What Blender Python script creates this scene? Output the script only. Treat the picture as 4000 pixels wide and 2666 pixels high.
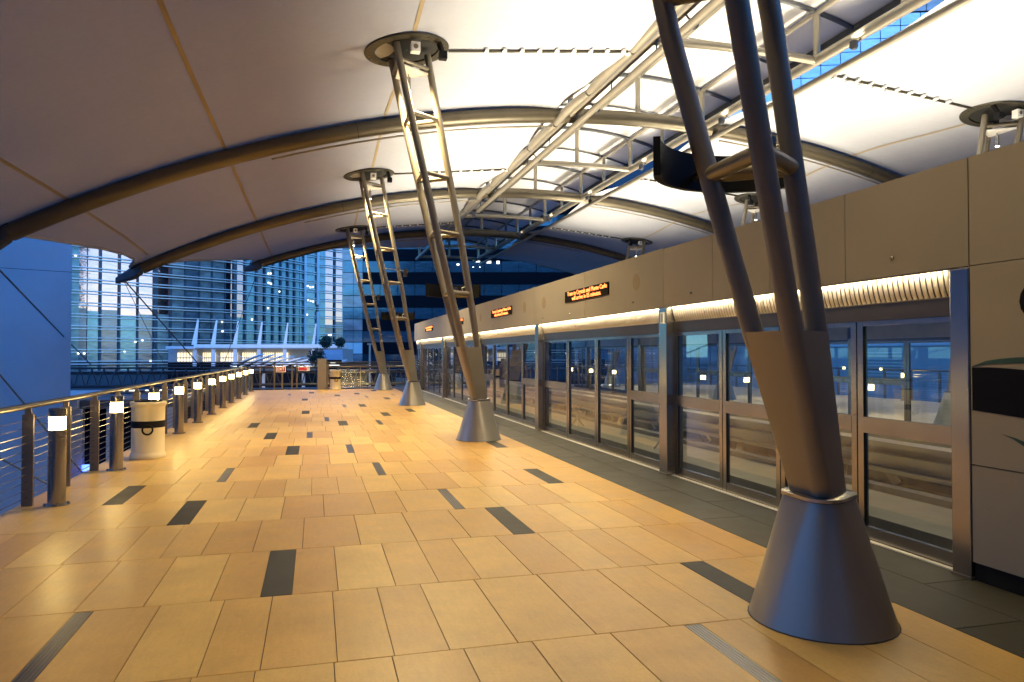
import bpy, bmesh, math, random
from math import radians as R_, sin, cos, pi
from mathutils import Vector, Matrix

random.seed(11)
S = bpy.context.scene
COL = S.collection
for o in list(bpy.data.objects):
    bpy.data.objects.remove(o)

# ---------------------------------------------------------------- camera
YAW, PITCH = 15.119, 1.045
cam_d = bpy.data.cameras.new('camera')
cam_d.sensor_width = 36.0
cam_d.lens = 2850 / 4000 * 36
cam_d.clip_start, cam_d.clip_end = 0.05, 5000
cam = bpy.data.objects.new('camera', cam_d)
COL.objects.link(cam)
cam.location = (0, 0, 1.64)
cam.rotation_euler = (R_(90 + PITCH), 0, R_(-YAW))
S.camera = cam

# ---------------------------------------------------------------- sky
SUN_ELEV, SUN_AZ = 8.0, 150.0          # low dusk sun, azimuth clockwise from +Y
world = bpy.data.worlds.new('World')
S.world = world
world.use_nodes = True
wn = world.node_tree
wn.nodes.clear()
sky = wn.nodes.new('ShaderNodeTexSky')
sky.sky_type = 'NISHITA'
sky.sun_disc = False
sky.sun_elevation = R_(SUN_ELEV)
sky.sun_rotation = R_(SUN_AZ)
sky.altitude = 600
sky.air_density = 1.0
sky.dust_density = 0.6
sky.ozone_density = 3.0
tint = wn.nodes.new('ShaderNodeMix')      # the camera is balanced for lamplight: dusk goes blue
tint.data_type = 'RGBA'
tint.blend_type = 'MULTIPLY'
tint.inputs[0].default_value = 1.0
tint.inputs[7].default_value = (0.62, 1.40, 2.45, 1)
bg = wn.nodes.new('ShaderNodeBackground')
bg.inputs['Strength'].default_value = 0.10
wo = wn.nodes.new('ShaderNodeOutputWorld')
wn.links.new(sky.outputs[0], tint.inputs[6])
wn.links.new(tint.outputs[2], bg.inputs['Color'])
wn.links.new(bg.outputs[0], wo.inputs['Surface'])

# ---------------------------------------------------------------- last sunlight
sd = bpy.data.lights.new('sun', 'SUN')
sd.energy = 0.12
sd.angle = R_(12)
sd.color = (0.75, 0.85, 1.0)
sun = bpy.data.objects.new('sun', sd)
COL.objects.link(sun)
_d = Vector((sin(R_(SUN_AZ)) * cos(R_(SUN_ELEV)), cos(R_(SUN_AZ)) * cos(R_(SUN_ELEV)), sin(R_(SUN_ELEV))))
sun.rotation_euler = _d.to_track_quat('Z', 'Y').to_euler()

# ---------------------------------------------------------------- exposure
S.view_settings.view_transform = 'Standard'
S.view_settings.look = 'None'
S.view_settings.exposure = 2.0
S.view_settings.gamma = 1.0
S.view_settings.use_curve_mapping = False
S.render.engine = 'CYCLES'
S.cycles.use_denoising = True
S.cycles.max_bounces = 10
S.cycles.transparent_max_bounces = 16
S.cycles.sample_clamp_indirect = 6.0
S.cycles.caustics_reflective = False
S.cycles.caustics_refractive = False
WARM = (1.0, 0.80, 0.50)

# ================================================================ materials
def mat_new(name):
    m = bpy.data.materials.new(name)
    m.use_nodes = True
    nt = m.node_tree
    b = nt.nodes['Principled BSDF']
    return m, nt, b

def tex_coord(nt, scale=(1, 1, 1), kind='Object'):
    tc = nt.nodes.new('ShaderNodeTexCoord')
    mp = nt.nodes.new('ShaderNodeMapping')
    mp.inputs['Scale'].default_value = scale
    nt.links.new(tc.outputs[kind], mp.inputs[0])
    return mp.outputs[0]

def noise(nt, vec, scale, detail=6, rough=0.6):
    n = nt.nodes.new('ShaderNodeTexNoise')
    n.inputs['Scale'].default_value = scale
    n.inputs['Detail'].default_value = detail
    n.inputs['Roughness'].default_value = rough
    nt.links.new(vec, n.inputs['Vector'])
    return n.outputs['Fac']

def ramp(nt, fac, stops):
    r = nt.nodes.new('ShaderNodeValToRGB')
    els = r.color_ramp.elements
    while len(els) < len(stops):
        els.new(0.5)
    for e, (p, c) in zip(els, stops):
        e.position = p
        e.color = (*c, 1) if len(c) == 3 else c
    nt.links.new(fac, r.inputs[0])
    return r.outputs[0]

def mixc(nt, a, b, fac, mode='MIX'):
    m = nt.nodes.new('ShaderNodeMix')
    m.data_type = 'RGBA'
    m.blend_type = mode
    for sock, v in ((m.inputs[6], a), (m.inputs[7], b), (m.inputs[0], fac)):
        if hasattr(v, 'links') or hasattr(v, 'is_linked'):
            nt.links.new(v, sock)
        else:
            sock.default_value = v if isinstance(v, float) else (*v, 1)
    return m.outputs[2]

def bump(nt, b, h, strength=0.1, dist=0.01):
    bp = nt.nodes.new('ShaderNodeBump')
    bp.inputs['Strength'].default_value = strength
    bp.inputs['Distance'].default_value = dist
    nt.links.new(h, bp.inputs['Height'])
    nt.links.new(bp.outputs[0], b.inputs['Normal'])

def simple(name, c, rough=0.5, metal=0.0, var=0.12, scale=4.0, bmp=0.0, stretch=(1, 1, 1), kind='Object'):
    m, nt, b = mat_new(name)
    v = tex_coord(nt, stretch, kind)
    n = noise(nt, v, scale)
    lo = tuple(max(0, x * (1 - var)) for x in c)
    hi = tuple(min(1, x * (1 + var)) for x in c)
    nt.links.new(ramp(nt, n, [(0.3, lo), (0.7, hi)]), b.inputs['Base Color'])
    b.inputs['Metallic'].default_value = metal
    rr = nt.nodes.new('ShaderNodeMapRange')
    rr.inputs['To Min'].default_value = max(0.02, rough - 0.08)
    rr.inputs['To Max'].default_value = min(1, rough + 0.08)
    nt.links.new(n, rr.inputs['Value'])
    nt.links.new(rr.outputs[0], b.inputs['Roughness'])
    if bmp:
        bump(nt, b, noise(nt, v, scale * 12, 3), bmp, 0.004)
    return m

def emit(name, c, s, base=(0.8, 0.8, 0.8)):
    m, nt, b = mat_new(name)
    b.inputs['Base Color'].default_value = (*base, 1)
    b.inputs['Emission Color'].default_value = (*c, 1)
    b.inputs['Emission Strength'].default_value = s
    return m

def tile_mat(name, c1, c2, rough=0.42, veins=True):
    """stone-look porcelain: every tile its own tone, drifting clouds and fine grain"""
    m, nt, b = mat_new(name)
    oi = nt.nodes.new('ShaderNodeObjectInfo')
    geo = nt.nodes.new('ShaderNodeNewGeometry')
    add = nt.nodes.new('ShaderNodeVectorMath')
    add.operation = 'MULTIPLY_ADD'
    comb = nt.nodes.new('ShaderNodeCombineXYZ')
    nt.links.new(oi.outputs['Random'], comb.inputs[0])
    nt.links.new(oi.outputs['Random'], comb.inputs[2])
    nt.links.new(comb.outputs[0], add.inputs[0])
    add.inputs[1].default_value = (40, 40, 70)
    nt.links.new(geo.outputs['Position'], add.inputs[2])
    big = noise(nt, add.outputs[0], 2.2, 5, 0.65)
    fine = noise(nt, add.outputs[0], 60, 4, 0.7)
    mp = nt.nodes.new('ShaderNodeMapping')
    mp.inputs['Scale'].default_value = (9, 1.6, 9)
    nt.links.new(add.outputs[0], mp.inputs[0])
    streak = noise(nt, mp.outputs[0], 3, 5, 0.7)
    base = mixc(nt, c1, c2, oi.outputs['Random'])
    base = mixc(nt, base, ramp(nt, big, [(0.3, (0.78, 0.76, 0.72)), (0.7, (1.12, 1.1, 1.06))]), 0.75, 'MULTIPLY')
    if veins:
        base = mixc(nt, base, ramp(nt, streak, [(0.35, (0.86, 0.83, 0.79)), (0.6, (1.05, 1.04, 1.03))]), 0.4, 'MULTIPLY')
    base = mixc(nt, base, ramp(nt, fine, [(0.3, (0.84, 0.84, 0.84)), (0.7, (1.1, 1.1, 1.1))]), 0.5, 'MULTIPLY')
    dirt = noise(nt, geo.outputs['Position'], 0.45, 6, 0.65)
    base = mixc(nt, base, ramp(nt, dirt, [(0.32, (0.80, 0.78, 0.75)), (0.58, (1.04, 1.04, 1.04))]), 0.7, 'MULTIPLY')
    spot = noise(nt, geo.outputs['Position'], 5.0, 2, 0.4)
    base = mixc(nt, base, ramp(nt, spot, [(0.70, (1, 1, 1)), (0.76, (0.80, 0.78, 0.76))]), 0.5, 'MULTIPLY')
    nt.links.new(base, b.inputs['Base Color'])
    rr = nt.nodes.new('ShaderNodeMapRange')
    rr.inputs['To Min'].default_value = rough - 0.1
    rr.inputs['To Max'].default_value = rough + 0.14
    nt.links.new(big, rr.inputs['Value'])
    nt.links.new(rr.outputs[0], b.inputs['Roughness'])
    bump(nt, b, fine, 0.12, 0.003)
    return m

def glass_mat(name, tintc=(0.84, 0.9, 0.88), f0=0.09, rough=0.0):
    m = bpy.data.materials.new(name)
    m.use_nodes = True
    nt = m.node_tree
    nt.nodes.clear()
    out = nt.nodes.new('ShaderNodeOutputMaterial')
    tr = nt.nodes.new('ShaderNodeBsdfTransparent')
    tr.inputs[0].default_value = (*tintc, 1)
    gl = nt.nodes.new('ShaderNodeBsdfGlossy')
    gl.inputs['Roughness'].default_value = rough
    gl.inputs['Color'].default_value = (0.92, 0.95, 1, 1)
    geo = nt.nodes.new('ShaderNodeNewGeometry')
    nz = nt.nodes.new('ShaderNodeTexNoise')
    nz.inputs['Scale'].default_value = 1.3
    nt.links.new(geo.outputs['Position'], nz.inputs['Vector'])
    bp = nt.nodes.new('ShaderNodeBump')
    bp.inputs['Strength'].default_value = 0.02
    bp.inputs['Distance'].default_value = 0.02
    nt.links.new(nz.outputs['Fac'], bp.inputs['Height'])
    nt.links.new(bp.outputs[0], gl.inputs['Normal'])
    lw = nt.nodes.new('ShaderNodeLayerWeight')
    lw.inputs['Blend'].default_value = 0.5
    pw = nt.nodes.new('ShaderNodeMath')
    pw.operation = 'POWER'
    pw.inputs[1].default_value = 4.0
    nt.links.new(lw.outputs['Facing'], pw.inputs[0])
    ad = nt.nodes.new('ShaderNodeMath')
    ad.operation = 'MULTIPLY_ADD'
    ad.use_clamp = True
    ad.inputs[1].default_value = 1 - f0
    ad.inputs[2].default_value = f0
    nt.links.new(pw.outputs[0], ad.inputs[0])
    mx = nt.nodes.new('ShaderNodeMixShader')
    nt.links.new(ad.outputs[0], mx.inputs[0])
    nt.links.new(tr.outputs[0], mx.inputs[1])
    nt.links.new(gl.outputs[0], mx.inputs[2])
    nt.links.new(mx.outputs[0], out.inputs['Surface'])
    return m

def facade_glass(name, body, refl, rough, mixf):
    """coated curtain-wall glass: a dark body under a mirror coat with slight waviness"""
    m = bpy.data.materials.new(name)
    m.use_nodes = True
    nt = m.node_tree
    nt.nodes.clear()
    out = nt.nodes.new('ShaderNodeOutputMaterial')
    df = nt.nodes.new('ShaderNodeBsdfDiffuse')
    gl = nt.nodes.new('ShaderNodeBsdfGlossy')
    gl.inputs['Roughness'].default_value = rough
    gl.inputs['Color'].default_value = (*refl, 1)
    geo = nt.nodes.new('ShaderNodeNewGeometry')
    mp = nt.nodes.new('ShaderNodeMapping')
    mp.inputs['Scale'].default_value = (0.35, 0.35, 0.9)
    nt.links.new(geo.outputs['Position'], mp.inputs[0])
    nz = noise(nt, mp.outputs[0], 1.0, 4, 0.6)
    lo = tuple(x * 0.6 for x in body)
    hi = tuple(x * 1.4 for x in body)
    nt.links.new(ramp(nt, nz, [(0.35, lo), (0.65, hi)]), df.inputs['Color'])
    bp = nt.nodes.new('ShaderNodeBump')
    bp.inputs['Strength'].default_value = 0.06
    bp.inputs['Distance'].default_value = 0.3
    nt.links.new(nz, bp.inputs['Height'])
    nt.links.new(bp.outputs[0], gl.inputs['Normal'])
    mx = nt.nodes.new('ShaderNodeMixShader')
    mx.inputs[0].default_value = mixf
    nt.links.new(df.outputs[0], mx.inputs[1])
    nt.links.new(gl.outputs[0], mx.inputs[2])
    nt.links.new(mx.outputs[0], out.inputs['Surface'])
    return m

def brushed(name, c, rough, vertical=True, metal=1.0):
    m, nt, b = mat_new(name)
    geo = nt.nodes.new('ShaderNodeNewGeometry')
    mp = nt.nodes.new('ShaderNodeMapping')
    mp.inputs['Scale'].default_value = (300, 300, 0.6) if vertical else (300, 0.6, 300)
    nt.links.new(geo.outputs['Position'], mp.inputs[0])
    n = noise(nt, mp.outputs[0], 1.0, 4, 0.7)
    big = noise(nt, geo.outputs['Position'], 2.5, 4)
    base = mixc(nt, ramp(nt, n, [(0.3, tuple(x * 0.985 for x in c)), (0.7, c)]),
                ramp(nt, big, [(0.3, (0.85, 0.85, 0.85)), (0.7, (1.05, 1.05, 1.05))]), 0.8, 'MULTIPLY')
    nt.links.new(base, b.inputs['Base Color'])
    b.inputs['Metallic'].default_value = metal
    rr = nt.nodes.new('ShaderNodeMapRange')
    rr.inputs['To Min'].default_value = rough - 0.01
    rr.inputs['To Max'].default_value = rough + 0.02
    nt.links.new(n, rr.inputs['Value'])
    nt.links.new(rr.outputs[0], b.inputs['Roughness'])
    b.inputs['Anisotropic'].default_value = 0.4
    return m

M = {}
M['tile'] = tile_mat('tan_porcelain', (0.64, 0.425, 0.130), (0.52, 0.30, 0.080), 0.34)
M['inlay'] = tile_mat('black_granite', (0.022, 0.022, 0.022), (0.034, 0.033, 0.031), 0.5, False)
M['inlay'].node_tree.nodes['Principled BSDF'].inputs['Specular IOR Level'].default_value = 0.25
M['slab'] = tile_mat('grey_granite', (0.036, 0.034, 0.026), (0.046, 0.043, 0.033), 0.5)
M['slab'].node_tree.nodes['Principled BSDF'].inputs['Specular IOR Level'].default_value = 0.3
M['grout'] = simple('grout', (0.075, 0.047, 0.02), 0.8, var=0.2, scale=20)
M['grille'] = brushed('floor_grille_steel', (0.20, 0.20, 0.22), 0.35, False)
M['grille_gap'] = simple('grille_gap', (0.022, 0.021, 0.018), 0.6)
M['concrete'] = simple('concrete', (0.17, 0.155, 0.12), 0.85, var=0.18, scale=1.5, bmp=0.15)
M['dark_concrete'] = simple('dark_concrete', (0.10, 0.10, 0.10), 0.85, var=0.25, scale=1.2, bmp=0.15)
M['bluewall'] = simple('rendered_wall', (0.44, 0.47, 0.50), 0.8, var=0.07, scale=0.6, bmp=0.06)
M['asphalt'] = simple('asphalt', (0.05, 0.05, 0.05), 0.85, var=0.3, scale=0.8)
M['pylon'] = simple('champagne_metallic_paint', (0.25, 0.22, 0.17), 0.42, 0.5, var=0.07, scale=3.0, bmp=0.03)
M['cone'] = simple('satin_cone_metal', (0.29, 0.265, 0.225), 0.36, 0.55, var=0.05, scale=2.0, bmp=0.02)
M['archpaint'] = simple('bronze_metallic_paint', (0.12, 0.102, 0.072), 0.42, 0.5, var=0.08, scale=2.0, bmp=0.03)
M['truss'] = simple('silver_paint', (0.27, 0.245, 0.20), 0.42, 0.4, var=0.07, scale=3.0)
M['darksteel'] = simple('dark_grey_steel', (0.07, 0.075, 0.085), 0.5, 0.3, var=0.1)
M['steel'] = brushed('brushed_stainless', (0.36, 0.335, 0.30), 0.25)
M['steel_h'] = brushed('brushed_stainless_rail', (0.34, 0.315, 0.285), 0.26, False)
M['rail_metal'] = brushed('handrail_metal', (0.15, 0.135, 0.12), 0.38, False)
M['header_steel'] = brushed('dark_header_steel', (0.13, 0.11, 0.095), 0.4, False)
M['sill'] = simple('aluminium_sill', (0.62, 0.60, 0.55), 0.5, 0.2)
M['bronze'] = brushed('bronze_post_metal', (0.23, 0.19, 0.15), 0.42, True, 0.7)
M['black'] = simple('black_paint', (0.005, 0.005, 0.006), 0.6, var=0.2)
M['black'].node_tree.nodes['Principled BSDF'].inputs['Specular IOR Level'].default_value = 0.2
M['recess'] = simple('mast_head_black', (0.006, 0.006, 0.005), 0.8)
M['ring'] = simple('mast_ring_paint', (0.045, 0.04, 0.027), 0.5, 0.3, var=0.12)
M['white'] = simple('white_paint', (0.78, 0.78, 0.78), 0.5, var=0.04)
M['cream'] = simple('cream_fibreglass', (0.70, 0.60, 0.38), 0.42, var=0.04, scale=2)
M['glass'] = glass_mat('platform_door_glass')
M['panel_metal'] = simple('concealed_frame', (0.03, 0.03, 0.03), 0.5)

def fabric_mat():
    m, nt, b = mat_new('ptfe_membrane')
    v = tex_coord(nt)
    n = noise(nt, v, 0.35, 5)
    f = noise(nt, v, 7.0, 4)
    w = nt.nodes.new('ShaderNodeTexWave')
    w.wave_type = 'BANDS'
    w.bands_direction = 'X'
    w.inputs['Scale'].default_value = 90
    w.inputs['Distortion'].default_value = 1.5
    nt.links.new(v, w.inputs['Vector'])
    base = ramp(nt, n, [(0.3, (0.35, 0.362, 0.41)), (0.7, (0.385, 0.397, 0.445))])
    base = mixc(nt, base, ramp(nt, f, [(0.3, (0.95, 0.94, 0.93)), (0.7, (1.03, 1.03, 1.03))]), 0.7, 'MULTIPLY')
    nt.links.new(base, b.inputs['Base Color'])
    b.inputs['Roughness'].default_value = 0.75
    b.inputs['Specular IOR Level'].default_value = 0.25
    bump(nt, b, w.outputs['Fac'], 0.05, 0.002)
    tl = nt.nodes.new('ShaderNodeBsdfTranslucent')      # the membrane lets a little dusk sky through
    tl.inputs[0].default_value = (0.8, 0.8, 0.8, 1)
    mx = nt.nodes.new('ShaderNodeMixShader')
    mx.inputs[0].default_value = 0.035
    nt.links.new(b.outputs[0], mx.inputs[1])
    nt.links.new(tl.outputs[0], mx.inputs[2])
    nt.links.new(mx.outputs[0], nt.nodes['Material Output'].inputs['Surface'])
    return m
M['fabric'] = fabric_mat()
M['seam'] = simple('membrane_weld_strip', (0.33, 0.265, 0.16), 0.7, var=0.06)
M['roofpanel'] = simple('white_roof_panel', (0.70, 0.69, 0.70), 0.6, var=0.05, scale=1.0)
_nt = M['roofpanel'].node_tree
_tl = _nt.nodes.new('ShaderNodeBsdfTranslucent')
_tl.inputs[0].default_value = (0.75, 0.75, 0.75, 1)
_mx = _nt.nodes.new('ShaderNodeMixShader')
_mx.inputs[0].default_value = 0.05
_nt.links.new(_nt.nodes['Principled BSDF'].outputs[0], _mx.inputs[1])
_nt.links.new(_tl.outputs[0], _mx.inputs[2])
_nt.links.new(_mx.outputs[0], _nt.nodes['Material Output'].inputs['Surface'])

def fascia_mat():
    m, nt, b = mat_new('tan_fascia_panel')
    geo = nt.nodes.new('ShaderNodeNewGeometry')
    n1 = noise(nt, geo.outputs['Position'], 260, 3, 0.8)
    n2 = noise(nt, geo.outputs['Position'], 0.9, 5)
    oi = nt.nodes.new('ShaderNodeObjectInfo')
    base = ramp(nt, n1, [(0.3, (0.215, 0.190, 0.160)), (0.7, (0.275, 0.246, 0.210))])
    base = mixc(nt, base, ramp(nt, n2, [(0.3, (0.9, 0.9, 0.9)), (0.7, (1.06, 1.06, 1.05))]), 0.8, 'MULTIPLY')
    base = mixc(nt, base, ramp(nt, oi.outputs['Random'], [(0, (0.93, 0.93, 0.93)), (1, (1.04, 1.04, 1.04))]), 0.8, 'MULTIPLY')
    nt.links.new(base, b.inputs['Base Color'])
    b.inputs['Roughness'].default_value = 0.62
    bump(nt, b, n1, 0.06, 0.002)
    return m
M['fascia'] = fascia_mat()
M['speaker'] = simple('perforated_speaker_cover', (0.21, 0.165, 0.115), 0.7, var=0.15, scale=120)
M['navy'] = simple('navy_mural_paint', (0.004, 0.005, 0.012), 0.9, var=0.2)
M['navy'].node_tree.nodes['Principled BSDF'].inputs['Specular IOR Level'].default_value = 0.15
M['teal'] = simple('teal_mural_paint', (0.01, 0.055, 0.05), 0.55, var=0.3, scale=6)
M['reflector'] = simple('corrugated_reflector', (0.70, 0.67, 0.60), 0.3, 0.5, var=0.04)
M['refl_back'] = simple('reflector_shade', (0.07, 0.06, 0.045), 0.6)  # dark backing paints the shade between bright stripes of the corrugated metal
M['led'] = emit('led_strip', (1.0, 0.82, 0.50), 38)
M['lamp'] = emit('bollard_lens', (1.0, 0.70, 0.24), 15)
M['tip'] = emit('downlight_lens', (1.0, 0.9, 0.72), 15)
M['sign_text'] = emit('orange_led', (1.0, 0.20, 0.045), 1.4, (0.1, 0.02, 0.0))
M['sign_black'] = simple('sign_face_black', (0.004, 0.004, 0.005), 0.8)
M['sign_black'].node_tree.nodes['Principled BSDF'].inputs['Specular IOR Level'].default_value = 0.1
M['warmwin'] = emit('lit_window', (1.0, 0.80, 0.42), 0.36)
M['whitewin'] = emit('lit_interior', (0.95, 0.93, 0.75), 0.6)
M['spark'] = emit('small_lamp', (1.0, 0.95, 0.8), 1.3)
M['bluelamp'] = emit('blue_lamp', (0.05, 0.12, 1.0), 1.6)
M['exit_red'] = simple('exit_sign_red', (0.28, 0.03, 0.03), 0.5)
M['exit_txt'] = emit('exit_letters', (1.0, 0.55, 0.28), 0.25)
M['mirror'] = facade_glass('clear_coated_glass', (0.05, 0.08, 0.12), (0.86, 0.33, 0.25), 0.06, 0.85)
M['teal_glass'] = facade_glass('teal_tinted_glass', (0.20, 0.265, 0.275), (0.34, 0.38, 0.38), 0.12, 0.28)
M['mid_glass'] = facade_glass('pale_tinted_glass', (0.12, 0.19, 0.24), (0.30, 0.19, 0.17), 0.12, 0.42)
M['ribbon_glass'] = facade_glass('ribbon_window_glass', (0.022, 0.042, 0.06), (0.26, 0.33, 0.36), 0.1, 0.26)
M['ribbon_pale'] = facade_glass('pale_spandrel_glass', (0.40, 0.36, 0.37), (0.5, 0.33, 0.28), 0.15, 0.35)
M['navyclad'] = simple('dark_cladding', (0.005, 0.006, 0.010), 0.8, var=0.2)
M['navyclad'].node_tree.nodes['Principled BSDF'].inputs['Specular IOR Level'].default_value = 0.12
M['mullion'] = simple('dark_blue_mullion', (0.02, 0.045, 0.075), 0.45, var=0.15)
M['louvre'] = simple('pale_sunshade_fin', (0.62, 0.62, 0.62), 0.4, 0.2, var=0.06)
M['lavender'] = simple('white_cladding', (0.62, 0.64, 0.72), 0.5, var=0.06)
M['greyclad'] = simple('grey_cladding', (0.34, 0.35, 0.38), 0.6, var=0.1)
M['leaf'] = simple('dark_foliage', (0.03, 0.05, 0.03), 0.7, var=0.4, scale=5)
M['bark'] = simple('bark', (0.07, 0.05, 0.035), 0.9)

# ================================================================ mesh helpers
class MB:
    def __init__(self):
        self.v, self.f = [], []
    def _add(self, vs, fs):
        o = len(self.v)
        self.v += [tuple(x) for x in vs]
        self.f += [tuple(i + o for i in f) for f in fs]
        return self
    def box(self, x0, x1, y0, y1, z0, z1):
        vs = [(x0, y0, z0), (x1, y0, z0), (x1, y1, z0), (x0, y1, z0), (x0, y0, z1), (x1, y0, z1), (x1, y1, z1), (x0, y1, z1)]
        return self._add(vs, [(0, 3, 2, 1), (4, 5, 6, 7), (0, 1, 5, 4), (1, 2, 6, 5), (2, 3, 7, 6), (3, 0, 4, 7)])
    def hexa(self, lower, upper):
        return self._add(list(lower) + list(upper), [(0, 3, 2, 1), (4, 5, 6, 7), (0, 1, 5, 4), (1, 2, 6, 5), (2, 3, 7, 6), (3, 0, 4, 7)])
    def bar(self, p, q, w, h, up=(0, 0, 1)):
        p, q = Vector(p), Vector(q)
        d = (q - p).normalized()
        s = d.cross(Vector(up))
        if s.length < 1e-4:
            s = d.cross(Vector((1, 0, 0)))
        s.normalize()
        u = s.cross(d)
        s, u = s * w / 2, u * h / 2
        return self.hexa([p - s - u, p + s - u, q + s - u, q - s - u], [p - s + u, p + s + u, q + s + u, q - s + u])
    def path(self, pts, r, n=10, caps=True):
        pts = [Vector(p) for p in pts]
        rs = r if isinstance(r, (list, tuple)) else [r] * len(pts)
        rings = []
        ref = None
        for i, p in enumerate(pts):
            d = (pts[min(i + 1, len(pts) - 1)] - pts[max(i - 1, 0)]).normalized()
            if ref is None:
                ref = d.cross(Vector((0, 0, 1)))
                if ref.length < 1e-3:
                    ref = d.cross(Vector((0, 1, 0)))
            a = (ref - d * ref.dot(d)).normalized()
            ref = a
            b = d.cross(a)
            rings.append([p + (a * cos(2 * pi * k / n) + b * sin(2 * pi * k / n)) * rs[i] for k in range(n)])
        self.loft(rings, caps)
        return self
    def tube(self, p, q, r, n=10, caps=True):
        return self.path([p, q], r, n, caps)
    def loft(self, rings, caps=True):
        n = len(rings[0])
        vs = [p for rg in rings for p in rg]
        fs = []
        for i in range(len(rings) - 1):
            for k in range(n):
                fs.append((i * n + k, i * n + (k + 1) % n, (i + 1) * n + (k + 1) % n, (i + 1) * n + k))
        if caps:
            fs.append(tuple(range(n - 1, -1, -1)))
            fs.append(tuple((len(rings) - 1) * n + k for k in range(n)))
        return self._add(vs, fs)
    def lathe(self, prof, n=28, c=(0, 0, 0), caps=True):
        return self.loft([[(c[0] + r * cos(2 * pi * k / n), c[1] + r * sin(2 * pi * k / n), c[2] + z) for k in range(n)] for r, z in prof], caps)
    def prism(self, poly, d):
        """closed polygon (3-D points) pushed along d"""
        n = len(poly)
        d = Vector(d)
        a = [Vector(p) for p in poly]
        vs = a + [p + d for p in a]
        fs = [tuple(range(n - 1, -1, -1)), tuple(range(n, 2 * n))] + [(k, (k + 1) % n, n + (k + 1) % n, n + k) for k in range(n)]
        return self._add(vs, fs)
    def mesh(self, name, smooth=False):
        me = bpy.data.meshes.new(name)
        me.from_pydata(self.v, [], self.f)
        bm = bmesh.new()
        bm.from_mesh(me)
        bmesh.ops.recalc_face_normals(bm, faces=bm.faces)
        if smooth:
            for f in bm.faces:
                f.smooth = True
            for e in bm.edges:
                if len(e.link_faces) == 2 and e.calc_face_angle(0) > 0.7:
                    e.smooth = False
        bm.to_mesh(me)
        bm.free()
        return me
    def build(self, name, mat, parent=None, smooth=False, bevel=0.0):
        off = world_loc(parent)
        if off.length > 0:
            self.v = [(x - off.x, y - off.y, z - off.z) for x, y, z in self.v]
        me = self.mesh(name, smooth)
        me.materials.append(M[mat] if isinstance(mat, str) else mat)
        o = bpy.data.objects.new(name, me)
        COL.objects.link(o)
        o.parent = parent
        if bevel:
            md = o.modifiers.new('bevel', 'BEVEL')
            md.width = bevel
            md.segments = 2
            md.limit_method = 'ANGLE'
        return o

def world_loc(o):
    v = Vector((0, 0, 0))
    while o is not None:
        v += o.location
        o = o.parent
    return v

def tag(o, label=None, cat=None, group=None, kind=None):
    if label: o['label'] = label
    if cat: o['category'] = cat
    if group: o['group'] = group
    if kind: o['kind'] = kind
    return o

def thing(name, label, cat, loc=(0, 0, 0), group=None, kind=None):
    o = bpy.data.objects.new(name, None)
    o.empty_display_size = 0.2
    COL.objects.link(o)
    o.location = loc
    return tag(o, label, cat, group, kind)

def inst(name, me, parent, loc, scale=None, rot=None):
    o = bpy.data.objects.new(name, me)
    COL.objects.link(o)
    o.parent = parent
    o.location = Vector(loc) - world_loc(parent)
    if scale: o.scale = scale
    if rot: o.rotation_euler = rot
    return o

def copy_tree(o, parent=None):
    c = o.copy()
    COL.objects.link(c)
    c.parent = parent
    for ch in [x for x in COL.objects if x.parent is o]:
        copy_tree(ch, c)
    return c

def lamp(name, kind, loc, energy, color, parent=None, **kw):
    d = bpy.data.lights.new(name, kind)
    d.energy = energy
    d.color = color
    for k, v in kw.items():
        setattr(d, k, v)
    o = bpy.data.objects.new(name, d)
    COL.objects.link(o)
    o.parent = parent
    o.location = Vector(loc) - world_loc(parent)
    return o

def aim(o, target_dir):
    o.rotation_euler = Vector(target_dir).to_track_quat('-Z', 'Y').to_euler()

def text_mesh(txt, size, align='CENTER', extrude=0.002):
    cu = bpy.data.curves.new('lettering', 'FONT')
    cu.body = txt
    cu.size = size
    cu.align_x = align
    cu.align_y = 'CENTER'
    cu.extrude = extrude
    tmp = bpy.data.objects.new('tmp_lettering', cu)
    COL.objects.link(tmp)
    bpy.context.view_layer.update()
    me = bpy.data.meshes.new_from_object(tmp.evaluated_get(bpy.context.evaluated_depsgraph_get()))
    bpy.data.objects.remove(tmp)
    return me

ORD = ['nearest', 'second', 'third', 'fourth', 'fifth', 'sixth', 'seventh', 'eighth', 'ninth', 'tenth', 'eleventh', 'twelfth']

# ================================================================ canopy curve
XC, RA, ZA = 8.75, 32.6, 8.25
def arc(x):
    return ZA - RA + math.sqrt(RA * RA - (x - XC) ** 2)
def lerp_table(t, y):
    if y <= t[0][0]: return t[0][1]
    for (a, b), (c, d) in zip(t, t[1:]):
        if y <= c:
            return b + (d - b) * (y - a) / (c - a)
    return t[-1][1]
FRAMES = [13.8, 18.8, 23.75, 28.7, 33.7, 38.7]

# ================================================================ GROUND, DECK, TRACK
MB().box(-1500, 1500, -900, 2200, -9.4, -9.0).build('street', 'asphalt').__setitem__('kind', 'structure')
deck = MB().box(-3.12, 4.78, -26, 35.4, -0.55, -0.022).build('platform_deck', 'dark_concrete')
deck['kind'] = 'structure'

floor = thing('platform_floor', None, None, (0, 0, 0), kind='structure')
MB().box(-3.10, 3.70, -26, 35.32, -0.021, -0.006).build('grout_bed', 'grout', floor)
MB().box(-3.10, 3.70, -26, 1.60, -0.0055, 0.0).build('rear_paving', 'tile', floor)

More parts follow.
